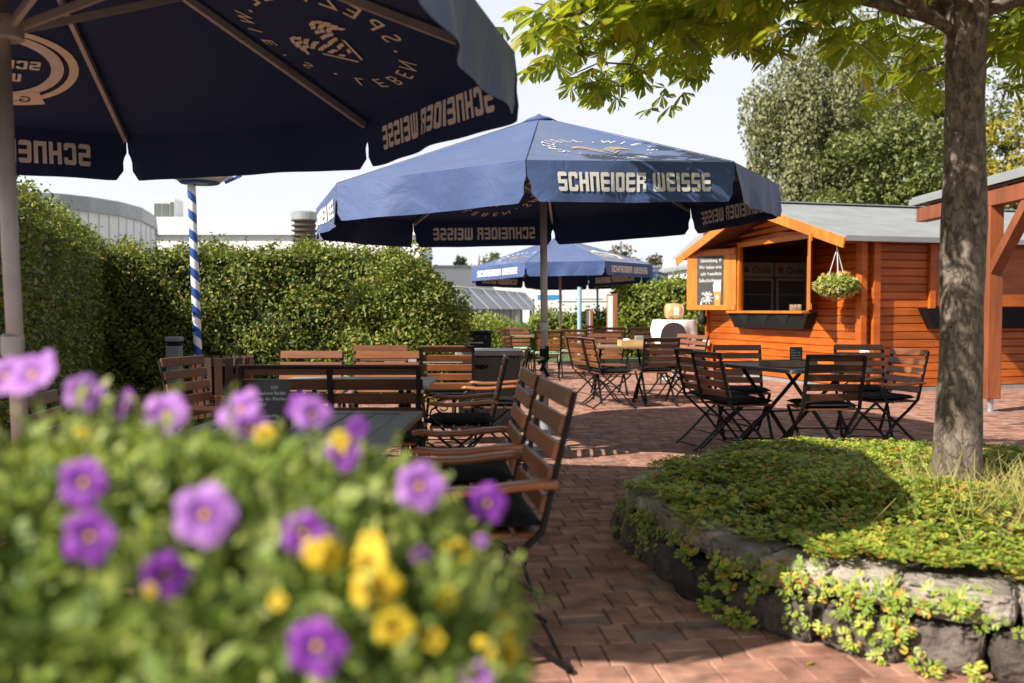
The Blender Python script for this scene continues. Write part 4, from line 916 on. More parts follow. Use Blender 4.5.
def leaf_tree(name, label, loc, ht, rad, trunk_h, n, leaf, m, nclump, group='trees behind the hut', weep=0, flat=1.0, shell=.55, trunk_r=.25, bark=None, zc=None):
    root = thing(name, label, 'tree', loc, 0, group); cz = trunk_h+(ht-trunk_h)*.5; rz_ = (ht-trunk_h)*.5
    P = []; N = []
    cl = []
    for k in range(nclump):
        d = Vector((rnd.gauss(0, 1), rnd.gauss(0, 1), rnd.gauss(0, 1))).normalized(); r = rnd.uniform(shell, 1)
        c = np.array((d.x*rad*r, d.y*rad*r*flat, cz+d.z*rz_*r)); cr_ = rad*rnd.uniform(.16, .34); cl.append((c, cr_))
        kk = int(n/nclump*rnd.uniform(.6, 1.4)); v = rvec(kk)*np.cbrt(npr.uniform(.25, 1, (kk, 1))); s = np.array((1, 1, .75 if not weep else 1.5))
        p = c+v*s*cr_
        if weep: p[:, 2] -= npr.uniform(0, weep, kk)
        P.append(p); N.append(v)
    P, N = np.concatenate(P), np.concatenate(N); D = rvec(len(P))+(np.array([0, 0, -1.2]) if weep else 0)
    V, f4 = leaves(P, D, unit(N+rvec(len(P))*.6+np.array([0, 0, .4])), npr.uniform(.6, 1.3, len(P))*leaf); np_mesh('crown', V, f4, m, root)
    tk = MB(); tk.tube([(0, 0, 0), (.05, .02, ht*.3), (0, .05, ht*.6), (.1, 0, ht*.9)], [trunk_r, trunk_r*.8, trunk_r*.5, trunk_r*.12], 10)
    for c, cr_ in cl[:16]:
        z0 = max(trunk_h*.7, min(c[2]-1.2, ht*.7)); tk.tube([(0, 0, z0), (c[0]*.5, c[1]*.5, (z0+c[2])/2+.2), tuple(c)], [trunk_r*.4, trunk_r*.22, .02], 6)
    tk.build('trunk', bark or M['bark'], root, True); return root
M['birch_bark'] = mat('birch_bark', (.55, .53, .5), (.12, .11, .10), 3, .8, .2, stretch=(1, 1, 3))
def tpos(px, Y): return ((px-512)/F*Y, Y, 0)
leaf_tree('birch_tree', 'tall pale drooping birch behind the hut, leftmost of the big trees', tpos(808, 36), 12.6, 2.7, 2.0, 34000, .16, M['birch'], 95, weep=.9, bark=M['birch_bark'], trunk_r=.18, shell=.35)
leaf_tree('birch_tree', 'second birch with grey-green foliage just left of the chestnut trunk', tpos(862, 41), 14.6, 3.6, 2.0, 32000, .18, M['birch'], 95, weep=1.0, bark=M['birch_bark'], trunk_r=.2, shell=.35)
leaf_tree('maple_tree', 'broad dense green tree above the hut roof beside the chestnut trunk', tpos(893, 32), 9.0, 3.0, 1.2, 28000, .16, M['dense'], 75)
leaf_tree('maple_tree', 'dark green tree behind the trunk and above the shelter roof', tpos(985, 37), 10.8, 3.2, 1.5, 12000, .18, M['dense'], 60)
leaf_tree('maple_tree', 'yellowing tree at the right edge above the shelter roof', tpos(1022, 29), 7.9, 2.1, 1.5, 9000, .15, M['yellow_leaf'], 50)
leaf_tree('maple_tree', 'olive brown far tree under the distant parasols', tpos(628, 62), 5.6, 2.6, .5, 4500, .26, M['far_tree'], 30, 'far trees under the distant parasols')
leaf_tree('maple_tree', 'reddish far tree left of the olive one', tpos(598, 66), 5.2, 2.2, .5, 4000, .26, M['far_tree'], 30, 'far trees under the distant parasols')
leaf_tree('maple_tree', 'small green treetop rising over the canopy roof beside the hedge end', tpos(478, 60), 5.4, 1.6, .8, 3500, .24, M['dense'], 24, 'far trees under the distant parasols')
def shrub(name, label, c, rx, ry, ht, n, leaf, m, group='shrubs at the far edge', ncl=26, z0=0):
    root = thing(name, label, 'shrub', (c[0], c[1], z0), 0, group); P, N = [], []
    for k in range(ncl):
        a = rnd.uniform(0, 2*PI); q = rnd.random()**.5; zz = rnd.uniform(.1, .9)*ht*(1-.35*q); cc = np.array((math.cos(a)*q*rx*.8, math.sin(a)*q*ry*.8, zz)); r = rnd.uniform(.25, .42)*min(rx, ht)
        kk = n//ncl; v = rvec(kk); P.append(cc+v*r*np.cbrt(npr.uniform(.3, 1, (kk, 1)))); N.append(v)
    P, N = np.concatenate(P), np.concatenate(N); P[:, 2] = np.maximum(P[:, 2], .02)
    V, f4 = leaves(P, unit(rvec(len(P))+N), unit(N+rvec(len(P))*.6+np.array([0, 0, .5])), npr.uniform(.6, 1.3, len(P))*leaf); np_mesh('foliage', V, f4, m, root)
    st_ = MB()
    for k in range(7): a = k*.9; st_.tube([(0, 0, 0), (math.cos(a)*rx*.35, math.sin(a)*ry*.35, ht*.7)], [.025, .008], 5)
    st_.build('stems', M['twig'], root); return root
shrub('hornbeam_bush', 'rounded hornbeam bush closing the right end of the long hedge', (-1.46, 12.55), .84, .74, 2.25, 48000, .062, M['hedge'], None, 130)
shrub('pale_shrub', 'loose pale green shrub beside the clipped hedge end', tpos(474, 21), .75, .6, 1.55, 4200, .085, M['shrub'])
shrub('pale_shrub', 'light green shrub between the loose shrub and the rounded bushes', tpos(497, 22.5), .6, .5, 1.25, 3000, .085, M['shrub'])
shrub('round_bush', 'rounded bright green bush left of the white pylon sign', tpos(516, 23), .42, .4, 1.15, 2600, .07, M['lush'])
shrub('round_bush', 'rounded bright green bush touching the white pylon sign', tpos(528, 23.2), .42, .4, 1.12, 2600, .07, M['lush'])
hedge('far_hedge', 'low yellow-green hedge strip behind the steles', (2.0, 25.5), (2.9, .8), 1.05, 6000, .10, M['shrub'], 0)
hedge('far_hedge', 'tall sunlit hedge behind the barrel table', tuple(tpos(672, 24.4)[:2]), (2.8, 1.3), 1.88, 12500, .10, M['shrub'], -.05, rough=.1)
shrub('dark_shrub', 'dark shrub behind the barrel beside the hut', tpos(702, 20.5), .6, .5, 1.22, 2600, .08, M['hedge'])

# ================================================================== HUT
K = Vector((5.15, 13.3, 0)); G = Vector((-.27, .963, 0)).normalized(); Lx = Vector((G.y, -G.x, 0)); Z = Vector((0, 0, 1))
GW, LL, EZ, RZ = 4.65, 6.2, 2.30, 2.98   # gable width, long wall, eaves, ridge
hut = thing('beer_hut', 'orange log cabin beer hut with open serving hatch and grey roof', 'hut', K)
def hp(t, l, z): return G*t+Lx*l+Z*z
def gtop(t): return EZ+(RZ-.10-EZ)*(1-abs(t-GW/2)/(GW/2))
O0, O1, OZ0, OZ1 = 1.35, 3.5, 1.20, 2.36
def row_prism(mb, a, b, z0, z1, top0, top1, axis, nrm, th=.045):
    """one log: between a and b along axis, upper corners clipped by the roof heights"""
    A, B = axis*a, axis*b; c = .012
    h0, h1 = min(z1, top0), min(z1, top1)
    if h0 <= z0+.01 and h1 <= z0+.01: return
    h0, h1 = max(h0, z0+.004), max(h1, z0+.004)
    out = nrm*(th/2)
    V = [A+out*.3+Z*z0, B+out*.3+Z*z0, B+out+Z*min(z0+c, h1-.001), A+out+Z*min(z0+c, h0-.001), B+out+Z*max(h1-c, z0+.002), A+out+Z*max(h0-c, z0+.002), B+out*.3+Z*h1, A+out*.3+Z*h0, A-out+Z*z0, B-out+Z*z0, B-out+Z*h1, A-out+Z*h0]
    mb.add(V, [(0, 1, 2, 3), (3, 2, 4, 5), (5, 4, 6, 7), (7, 6, 10, 11), (8, 9, 1, 0), (9, 8, 11, 10), (0, 3, 5, 7, 11, 8), (1, 9, 10, 6, 4, 2)])
def log_wall(length, axis, nrm, topf, hole=None, pitch=.118, z00=.06):
    mb = MB(); z = z00
    while z < 3:
        z1 = z+pitch-.003; segs = [(.0, length)]
        if hole and z1 > hole[2]+.02 and z < hole[3]-.02: segs = [(0, hole[0]), (hole[1], length)]
        for a, b in segs:
            cuts = sorted({a, b} | {x for x in (length/2,) if a < x < b})
            # run between roof crossings so that every piece is a clean quadrilateral
            for p_, q_ in zip(cuts[:-1], cuts[1:]):
                lo = [p_, q_]
                n = 24; xs_ = [p_+(q_-p_)*i/n for i in range(n+1)]; ok = [x for x in xs_ if topf(x) > z+.01]
                if ok: row_prism(mb, ok[0], ok[-1], z, z1, topf(ok[0]), topf(ok[-1]), axis, nrm)
        z += pitch
    return mb
log_wall(GW, G, -Lx, gtop, (O0, O1, OZ0, OZ1)).build('gable_wall', M['orange'], hut)
w2 = log_wall(LL, Lx, -G, lambda x: EZ-.02); w2.build('side_wall', M['orange'], hut)
wb = MB(); wb.box(hp(GW-.03, LL/2, EZ/2), (LL, .06, EZ), Lx, G, Z); wb.build('back_wall', M['dark_inside'], hut)
wb = MB(); wb.prism([hp(.05, LL, .05), hp(GW-.06, LL, .05), hp(GW-.06, LL, EZ-.02), hp(GW/2, LL, RZ-.12), hp(.05, LL, EZ-.02)], Lx*.05); wb.build('end_wall', M['orange'], hut)
fl = MB(); fl.box(hp(GW/2, LL/2, .03), (LL-.1, GW-.1, .05), Lx, G, Z); fl.build('floor', M['dark_inside'], hut)
pt = MB(); pt.box(hp(GW/2, 2.1, 1.2), (.05, GW-.15, 2.3), Lx, G, Z); pt.build('partition', M['dark_inside'], hut)
for t, l, h, d_ in ((-.06, -.085, 2.28, (.09, .10)), (.0, -.10, 2.29, (.028, .10)), (GW+.06, -.03, 2.25, (.09, .10)), (-.085, .12, 2.2, (.11, .09))):
    cp = MB(); cp.box(hp(t, l, h/2+.02), (d_[0], d_[1], h), Lx, G, Z); cp.build('corner_post', M['orange'], hut)
pl = MB(); pl.box(hp(GW/2, -.04, .025), (.06, GW+.1, .06), Lx, G, Z); pl.box(hp(-.04, LL/2, .025), (LL, .06, .06), Lx, G, Z); pl.build('plinth', M['table_pale'], hut)
# roof
OVF, OVS, TH = .58, .34, .05
def roof_slab(s):
    sl = (RZ-EZ)/(GW/2); e_t = (-OVS if s < 0 else GW+OVS); ez = EZ-OVS*sl
    A = [hp(e_t, -OVF, ez), hp(e_t, LL+.3, ez), hp(GW/2, LL+.3, RZ), hp(GW/2, -OVF, RZ)]
    mb = MB(); mb.prism(A, Z*TH); return mb
rf = roof_slab(-1).build('roof', M['roof_felt'], hut); r2 = roof_slab(1).build('roof', M['roof_felt'], hut)
rd = MB(); rd.bar(hp(GW/2, -OVF-.01, RZ+TH+.012), hp(GW/2, LL+.3, RZ+TH+.012), .22, .016); rd.build('ridge_cap', M['grey_trim'], rf)
ea = MB(); sl_ = (RZ-EZ)/(GW/2); ez = EZ-OVS*sl_
ea.bar(hp(-OVS-.012, -OVF, ez+.02), hp(-OVS-.012, LL+.3, ez+.02), .02, .075); ea.build('gutter', M['grey_trim'], rf)
for s in (-1, 1):
    fa = MB()
    e_t = (-OVS if s < 0 else GW+OVS); p0, p1 = hp(e_t, -OVF-.012, ez-.045), hp(GW/2, -OVF-.012, RZ-.045); d = (p1-p0).normalized(); up = Lx.cross(d); up = up if up.z > 0 else -up
    fa.box((p0+p1)/2, ((p1-p0).length, .022, .15), d, Lx, up); fa.build('fascia', M['orange_board'], hut)
so_ = MB()
for s in (-1, 1):
    e_t = (-OVS if s < 0 else GW+OVS); A = [hp(e_t, -OVF+.02, ez-.012), hp(e_t, LL, ez-.012), hp(GW/2, LL, RZ-.012), hp(GW/2, -OVF+.02, RZ-.012)]; so_.prism(A, Z*.008)
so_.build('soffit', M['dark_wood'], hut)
for t in (.0, GW/2, GW): pu = MB(); pu.bar(hp(t, -OVF+.03, gtop(t)-.01 if t == GW/2 else EZ-.05), hp(t, .2, gtop(t)-.01 if t == GW/2 else EZ-.05), .09, .12); pu.build('purlin', M['orange'], hut)
# hatch frame, counter, shutters
fr = MB()
for t in (O0-.035, O1+.035): fr.box(hp(t, -.035, (OZ0+OZ1)/2), (.05, .085, OZ1-OZ0+.06), Lx, G, Z)
fr.box(hp((O0+O1)/2, -.033, OZ1+.035), (.05, O1-O0+.155, .08), Lx, G, Z); fr.build('hatch_frame', M['orange_board'], hut)
co = MB(); co.box(hp((O0+O1)/2-.02, -.09, OZ0-.025), (.34, O1-O0+.26, .045), Lx, G, Z, bev=.006); co.build('counter', M['orange_board'], hut)
def shutter(hinge_t, ang, wd, parent):
    h = hp(hinge_t, -.075, 0); d = Vector((math.cos(ang), math.sin(ang), 0)); n = Vector((-d.y, d.x, 0))
    s = MB(); s.box(h+d*wd/2+Z*((OZ0+OZ1)/2), (wd, .032, OZ1-OZ0-.02), d, n, Z, bev=.004); o = s.build('shutter', M['orange_board'], hut)
    for zz in (OZ0+.06, OZ1-.08): b = MB(); b.box(h+d*wd/2+Z*zz+n*.024, (wd-.02, .018, .09), d, n, Z); b.build('batten', M['orange_board'], o)
    return o, h, d, n
gl_ang = math.atan2(G.y, G.x)
sh1, h1, d1, n1 = shutter(O1+.06, gl_ang+R(27), 1.10, hut)
kam = Vector((0, 0, 0))-(K+hp(O0-.05, -.075, 0)); shutter(O0-.06, math.atan2(kam.y, kam.x)+.012, 1.05, hut)
# chalkboard hanging on the open shutter
vn = -n1 if (-n1).dot(-(K+h1)) > (n1).dot(-(K+h1)) else n1
cbo = K+h1+d1*.56+vn*.026; rz_cb = math.atan2(vn.y, vn.x)+PI/2
cb = thing('chalkboard', 'chalkboard with handwriting and a beer glass hung on the open orange shutter', 'chalkboard', (cbo.x, cbo.y, 1.28), rz_cb)
b = MB(); b.box((0, 0, .47), (.58, .012, .94)); b.build('board', M['slate'], cb)
board_text(['  Selbstbedienung  W', 'Wir haben eine', '  sehr freundliche', 'Selbstbedienung', '', '  Vielen', '  Dank'], .58, .94, .092, M['chalk'], cb, y=-.0085, top=.98)
sn = MB(); cx, cz = -.04, .16
for k in range(10):
    a = k*PI/5; sn.box((cx+math.cos(a)*.085, -.0085, cz+math.sin(a)*.085), (.08, .002, .010), (math.cos(a), 0, math.sin(a)), (0, 1, 0), (-math.sin(a), 0, math.cos(a)))
sn.lathe([(.035, -.0085), (.035, -.0075)], n=12) if False else None
sn.add([(cx+.035*math.cos(t), -.0088, cz+.035*math.sin(t)) for t in np.linspace(0, 2*PI, 13)[:-1]], [tuple(range(12))])
sn.add([(-.21, -.0088, .03), (-.17, -.0088, .03), (-.175, -.0088, .09), (-.205, -.0088, .09)], [(0, 1, 2, 3)])
sn.build('drawing', M['chalk'], cb)
bg_ = MB(); bg_.add([(.11, -.0090, .01), (.235, -.0090, .01), (.245, -.0090, .28), (.09, -.0090, .28)], [(0, 1, 2, 3)]); gl_ = bg_.build('beer_glass', M['beer'], cb)
ft = MB(); pts_ = [(.085, .28), (.245, .28), (.247, .40), (.225, .46), (.17, .475), (.11, .46), (.08, .40)]; ft.add([(x, -.0092, z) for x, z in pts_], [tuple(range(7))]); ft.add([(.14+.03*math.cos(t)+.03, -.0096, .17+.045*math.sin(t)) for t in np.linspace(0, 2*PI, 13)[:-1]], [tuple(range(12))]); ft.build('foam', M['white_paint'], gl_)
# black box below the counter, box on the side wall
def wall_planter(label, p_mid, axis, nrm, length, z0, z1):
    root = thing('planter_box', label, 'planter', K); mb = MB(); a = axis*(length/2); i = axis*(length/2-.17); o1, o2 = nrm*.03, nrm*.21
    P = [p_mid-a+o1+Z*z1, p_mid+a+o1+Z*z1, p_mid+i+o1+Z*z0, p_mid-i+o1+Z*z0]; Q = [p_mid-a+o2+Z*z1, p_mid+a+o2+Z*z1, p_mid+i+o1+nrm*.15+Z*z0, p_mid-i+o1+nrm*.15+Z*z0]
    mb.add(P+Q, [(3, 2, 1, 0), (4, 5, 6, 7), (0, 1, 5, 4), (1, 2, 6, 5), (2, 3, 7, 6), (3, 0, 4, 7)]); mb.build('box', M['black'], root)
    tr_ = MB()
    for k in range(3):
        t0 = -length/2+.5+k*.62; base = p_mid+nrm*.215
        tr_.prism([base+axis*t0+Z*(z1-.03), base+axis*(t0+.42)+Z*(z1-.03), base+axis*(t0+.21)-nrm*.035+Z*(z0+.05)], nrm*.006)
    if axis == G: tr_.build('panel', M['charcoal'], root)
    return root
wall_planter('black sloping box fixed below the serving hatch', hp((O0+O1)/2-.07, 0, 0), G, -Lx, 2.5, .90, 1.155)
wall_planter('long black box on the shaded side wall behind the trunk', hp(0, 2.75, 0), Lx, -G, 3.7, .93, 1.235)
sp = MB(); sp.box(hp(-.04, 2.6, 1.70), (2.9, .04, .88), Lx, G, Z, bev=.004); sp.box(hp(-.055, 1.13, 1.70), (.10, .05, .98), Lx, G, Z); sp.box(hp(-.055, 2.6, 2.17), (2.84, .05, .08), Lx, G, Z); sp.build('side_shutter', M['orange'], hut)
# fridges inside
for k, t in enumerate((.62, 1.36)):
    p_ = K+hp(4.0, t, .056); fg = thing('drinks_fridge', ('left' if k == 0 else 'right')+' glass door drinks fridge inside the hut hatch', 'fridge', p_, math.atan2(G.y, G.x)-PI/2, 'fridges inside the hut')
    b = MB(); b.box((0, .30, 1.0), (.70, .5, 2.0), bev=.01); b.build('cabinet', M['fridge'], fg)
    b = MB(); b.box((0, .02, 1.92), (.70, .05, .28), bev=.006); hd = b.build('header', M['fridge_head'], fg)
    V, fs, tw = text_flat('Oude', .17); mb = MB(); mb.add([(x-tw/2+.08, -.0085, 1.86+y) for x, y in V], fs); me = bpy.data.meshes.new('lettering'); me.from_pydata(mb.v, [], mb.f); link('lettering', me, M['black'], hd)
    mb = MB(); mb.add([(-.24+.06*math.cos(q), -.0085, 1.92+.06*math.sin(q)) for q in np.linspace(0, 2*PI, 17)[:-1]], [tuple(range(16))]); mb.build('emblem', M['red'], hd)
    b = MB(); b.box((0, .02, .90), (.68, .04, 1.72), bev=.006); dr = b.build('door', M['dark_glass'], fg)
    b = MB(); b.box((-.315, -.005, .9), (.045, .03, 1.72)); b.box((.315, -.005, .9), (.045, .03, 1.72)); b.box((0, -.005, 1.74), (.585, .028, .05)); b.box((0, -.005, .06), (.585, .028, .05)); b.build('door_frame', M['fridge_head'], dr)
    for zz in (.75, 1.1, 1.45): b = MB(); b.box((0, -.004, zz), (.58, .008, .012)); b.build('shelf', M['galv'], dr)
for k in range(3):
    b = MB(); b.lathe([(.028, 0), (.033, .005), (.036, .10), (.034, .10), (.030, .008)], n=14); o = b.build('drinking_glass', M['glass'], None, True); o.location = K+hp(1.5+k*.11, -.10, OZ0-.002); tag(o, 'small clear drinking glass on the right end of the hatch counter', 'glass', 'glasses on the hatch counter')
# hanging basket
bp_ = K+hp(.04, -.44, 0)
hk = MB(); hk.tube([bp_+Z*2.30, bp_+Z*2.22+Lx*.02, bp_+Z*2.17, bp_+Z*2.14-Lx*.02, bp_+Z*2.12, bp_+Z*2.10], .008, 6)
hb_ = thing('hanging_basket', 'hanging flower basket at the hut corner, yellow-green flowers spilling over', 'hanging basket', (bp_.x, bp_.y, 1.56))
hk.v = [tuple(Vector(p)-Vector((bp_.x, bp_.y, 1.56))) for p in hk.v]; hk.build('hook', M['white_paint'], hb_)
hg = MB()
for k in range(3): a = k*2*PI/3+.3; hg.tube([(0, 0, .55), (.16*math.cos(a), .16*math.sin(a), .02)], .006, 5)
hg.build('hanger', M['white_paint'], hb_)
pn = MB(); pn.lathe([(.09, -.15), (.13, -.13), (.17, 0), (.16, 0), (.12, -.12)], n=18); pn.build('pot', M['white_paint'], hb_, True)
n = 3200; v = rvec(n); v[:, 2] *= .62; P = v*np.array([.31, .31, .26])*np.cbrt(npr.uniform(.3, 1, (n, 1)))+np.array([0, 0, .0]); V, f4 = leaves(P, rvec(n), unit(v+rvec(n)*.6+np.array([0, 0, .5])), npr.uniform(.6, 1.3, n)*.05); np_mesh('foliage', V, f4, M['shrub'], hb_)
m_bl = island_mat('basket_bloom', [(0, (.40, .28, .36)), (.4, (.48, .44, .12)), (1, (.55, .48, .07))], .6, .2)
n = 260; v = rvec(n); P = v*np.array([.31, .31, .2]); V, f4 = leaves(P, rvec(n), v, npr.uniform(.7, 1.2, n)*.05, LOB, LOB_F4); np_mesh('blossoms', V, f4, m_bl, hb_)
# lamps on the wall
lt = thing('wall_lantern', 'dark wall lantern at the left corner of the hut', 'lantern', K+hp(GW+.13, -.12, 0)); b = MB(); b.lathe([(.02, 1.33), (.05, 1.30), (.06, 1.20), (.045, 1.12), (.09, 1.08), (.10, .98), (.05, .93)], n=14); b.build('lantern_body', M['charcoal'], lt, True); b = MB(); b.bar((0, 0, 1.31), (.02, -.02, 1.44), .03, .03, (1, 0, 0)); b.build('bracket', M['iron'], lt)
for t, l, lab in ((-.16, -.05, 'white socket box on the right corner of the hut'), (GW-.05, -.08, 'white socket box on the left end of the hut wall')):
    b = MB(); b.box((0, 0, 0), (.10, .12, .11), bev=.012); b.box((-.055, 0, 0), (.02, .09, .08), bev=.006); o = b.build('socket_box', M['lamp_white']); o.location = K+hp(t, l-.05, .57); o.rotation_euler = (0, 0, math.atan2(Lx.y, Lx.x)); tag(o, lab, 'socket')

# ================================================================== SHELTER AT RIGHT
sx0 = 5.48
sh = thing('timber_shelter', 'red-brown timber shelter with grey sheet roof at the right edge', 'shelter', (sx0, 9, 0))
def q(x, y, z): return (x-sx0, y-9, z)
for y in (10.73, 7.0):
    b = MB(); b.box(q(5.66, y, 1.29), (.165, .165, 2.26), bev=.006); po = b.build('post', M['post'], sh)
    b = MB(); b.tube([q(5.66, y, 0), q(5.66, y, .16)], .035, 12); b.box(q(5.66, y, .006), (.16, .16, .012)); b.build('post_foot', M['galv'], po)
    b = MB(); b.bar(q(5.66, y-.05, 1.68), q(5.66, y-.80, 2.43), .12, .13, (1, 0, 0)); b.build('brace', M['post'], sh)
b = MB(); b.box(q(5.66, 8.9, 2.51), (.16, 7.4, .18), bev=.005); b.build('beam', M['post'], sh)
sl2 = .20
b = MB(); b.prism([q(5.57, 12.75, 2.69), q(5.57, 4.5, 2.69), q(9.4, 4.5, 2.69+4*sl2), q(9.4, 12.75, 2.69+4*sl2)], (0, 0, .045)); b.build('roof', M['roof_sheet'], sh)
b = MB()
for k in range(26):
    x = 5.59+k*.148; b.box(q(x, 8.62, 2.738+(x-5.57)*sl2*4/3.83+.012), (.035, 8.2, .03))
b.build('roof_rib', M['roof_sheet'], sh)
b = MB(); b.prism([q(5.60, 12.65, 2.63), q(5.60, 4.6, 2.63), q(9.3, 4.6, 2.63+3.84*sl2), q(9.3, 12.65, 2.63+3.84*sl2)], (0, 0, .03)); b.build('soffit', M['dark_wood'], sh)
for k in range(9): b = MB(); y = 12.3-k*.95; b.bar(q(5.62, y, 2.59), q(9.3, y, 2.59+3.8*sl2), .08, .10); b.build('rafter', M['post'], sh)
b = MB(); b.bar(q(5.555, 12.77, 2.70), q(5.555, 4.5, 2.70), .014, .085); b.build('fascia', M['grey_trim'], sh)

# ================================================================== LEFT: MAYPOLE, LANTERN, BINS, CHEST
p = at(200, 408, 11.2); tp = at(191.5, 186, 11.2); base = Vector((p.x, 11.2, 0)); topv = Vector((tp.x, 11.2, tp.z))
mp_ = thing('maypole', 'blue and white spiral striped pole in front of the hedge', 'pole', base)
wht, blu = MB(), MB(); NS, NK, rr = 150, 24, .05; Hh = topv.z+.30
for i in range(NS):
    z0, z1 = Hh*i/NS, Hh*(i+1)/NS
    for k in range(NK):
        a0, a1 = 2*PI*k/NK, 2*PI*(k+1)/NK
        ph = ((z0/.235)+k/NK*1.0) % 1
        def c_(a, z): t = z/topv.z; return (rr*math.cos(a)+(topv.x-base.x)*t, rr*math.sin(a), z)
        # shear each cell along the helix so that the stripe edges are smooth
        s0, s1 = -.235*k/NK, -.235*(k+1)/NK
        z00, z01, z10, z11 = z0+s0, z0+s1, z1+s0, z1+s1
        z00, z01, z10, z11 = [min(max(x, 0), Hh) for x in (z00+.12, z01+.12, z10+.12, z11+.12)]
        if max(z10, z11)-min(z00, z01) < 1e-4 or (z00 == z10 and z01 == z11): continue
        (blu if (z0/.235) % 1 < .5 else wht).add([c_(a0, z00), c_(a1, z01), c_(a1, z11), c_(a0, z10)], [(0, 1, 2, 3)])
wht.build('white_stripe', M['white_paint'], mp_); blu.build('blue_stripe', M['blue_stripe'], mp_)
core = MB(); core.tube([(0, 0, 0), (topv.x-base.x, 0, topv.z)], .046, 16); core.build('mast', M['white_paint'], mp_)
cz = topv.z+.14
b = MB(); b.lathe([(.02, cz-.12), (.22, cz-.10), (.36, cz-.03), (.38, cz+.03), (.30, cz+.06), (.02, cz+.08)], (topv.x-base.x+.10, 0, 0), 28); b.build('crown_disc', M['white_paint'], mp_, True)
b = MB(); b.lathe([(.365, cz-.034), (.392, cz-.012), (.392, cz+.012), (.37, cz+.02)], (topv.x-base.x+.10, 0, 0), 28); b.lathe([(.225, cz-.112), (.245, cz-.098), (.235, cz-.09), (.215, cz-.10)], (topv.x-base.x+.10, 0, 0), 28); b.build('rim_band', M['blue_stripe'], mp_)
b = MB(); x0 = topv.x-base.x+.43; b.prism([(x0, -.06, cz-.12), (x0+.20, -.06, cz-.03), (x0+.14, -.06, cz+.14), (x0-.02, -.06, cz+.03)], (0, .03, 0)); rb_ = b.build('ribbon', M['white_paint'], mp_)
b = MB(); b.prism([(x0, -.065, cz-.12), (x0+.20, -.065, cz-.03), (x0+.19, -.065, cz-.005), (x0-.005, -.065, cz-.09)], (0, .04, 0)); b.build('ribbon_edge', M['blue_stripe'], rb_)
p = tpos(174, 11.3); bl = thing('bollard_lamp', 'grey bollard lamp beside the striped pole in front of the hedge', 'bollard lamp', p)
b = MB(); b.box((0, 0, .38), (.17, .14, .76), bev=.008); b.build('column', M['grey_trim'], bl); b = MB(); b.box((0, 0, .845), (.19, .16, .06), bev=.01); b.build('cap', M['grey_trim'], bl); b = MB(); b.box((0, 0, .787), (.14, .11, .054)); b.build('light_slot', M['charcoal'], bl)
p = tpos(222, 6.7); sbn = thing('slatted_bin', 'brown bin of vertical wooden slats left of the wide dark bench', 'bin', p); b = MB()
for k in range(18):
    a = 2*PI*k/18; r0, r1 = .17, .215; b.bar((r0*math.cos(a), r0*math.sin(a), .06), (r1*math.cos(a), r1*math.sin(a), .86), .055, .014, (math.cos(a), math.sin(a), 0))
b.build('slats', M['slat_dark'], sbn); b = MB(); b.lathe([(.155, .03), (.195, .80), (.18, .80), (.14, .05)], n=20); b.build('liner', M['charcoal'], sbn, True)
p = at(489, 390, 9.3); ch = thing('wicker_chest', 'grey wicker cushion chest with pale lid, left of the parasol mast', 'chest', (p.x, 9.35, 0), .04)
b = MB(); b.box((0, 0, .38), (.62, .62, .72), bev=.01); b.build('chest_body', M['wicker'], ch); b = MB(); b.box((0, 0, .775), (.68, .68, .05), bev=.01); b.build('lid', M['table_pale'], ch)
b = MB(); pts_ = [(.045*math.cos(t)*1.6-.08, -.316, .66+.045*math.sin(t)) for t in np.linspace(PI, 2*PI, 9)]; b.prism(pts_, (0, .004, 0)); b.build('grip', M['black'], ch)
p = tpos(466, 14.4); cbn = thing('black_cabinet', 'black cabinet at the end of the clipped hedge behind the wicker chest', 'cabinet', p); b = MB(); b.box((0, 0, .42), (.80, .5, .84), bev=.008); b.build('cabinet_body', M['charcoal'], cbn); b = MB(); b.box((0, 0, .865), (.86, .56, .045), bev=.008); b.build('top', M['black'], cbn); b = MB(); b.box((.17, -.257, .70), (.22, .012, .02)); b.build('handle', M['galv'], cbn)

# ================================================================== BAR TABLE WITH BARREL
p = tpos(674, 16); bt = thing('bar_table', 'tall round bar table under the barrel', 'table', p); b = MB(); b.lathe([(.36, 1.0), (.36, 1.03)], n=28); b.build('tabletop', M['table_wood'], bt); b = MB(); b.tube([(0, 0, .02), (0, 0, 1.0)], .035, 12); b.lathe([(.28, 0), (.27, .02), (.05, .04)], n=24); b.build('pedestal', M['steel'], bt)
b = MB(); NAx = 64; V = []
prof = [(0.0, 0), (.2, 0), (.365, 0), (.375, .01)]
for r, dz in prof: V += [(r*math.cos(2*PI*k/NAx), r*math.sin(2*PI*k/NAx), 1.037-dz) for k in range(NAx)]
for lvl in (1, 2, 3):
    for k in range(NAx):
        a = 2*PI*k/NAx; cor = abs(math.sin(2*a+.15))**2; drop = (.10+.36*cor)*lvl/3; r = .378+.03*lvl*.5*(1+.6*math.sin(8*a))*(.6+.6*cor); V.append((r*math.cos(a), r*math.sin(a), 1.027-drop))
nr = len(V)//NAx; b.add(V, [(i*NAx+k, i*NAx+(k+1) % NAx, (i+1)*NAx+(k+1) % NAx, (i+1)*NAx+k) for i in range(nr-1) for k in range(NAx)])
o = b.build('tablecloth', M['cloth'], None, True); o.location = p; tag(o, 'white cloth with hanging corners draped over the tall bar table', 'tablecloth')
brl = thing('beer_barrel', 'small pale wooden barrel lying on the white tablecloth', 'barrel', (p[0], 16, 1.045), .12); b = MB(); b.lathe([(.115, -.15), (.135, -.08), (.142, 0), (.135, .08), (.115, .15)], (0, 0, .145), 24, 'X'); b.build('staves', M['barrel'], brl, True)
b = MB()
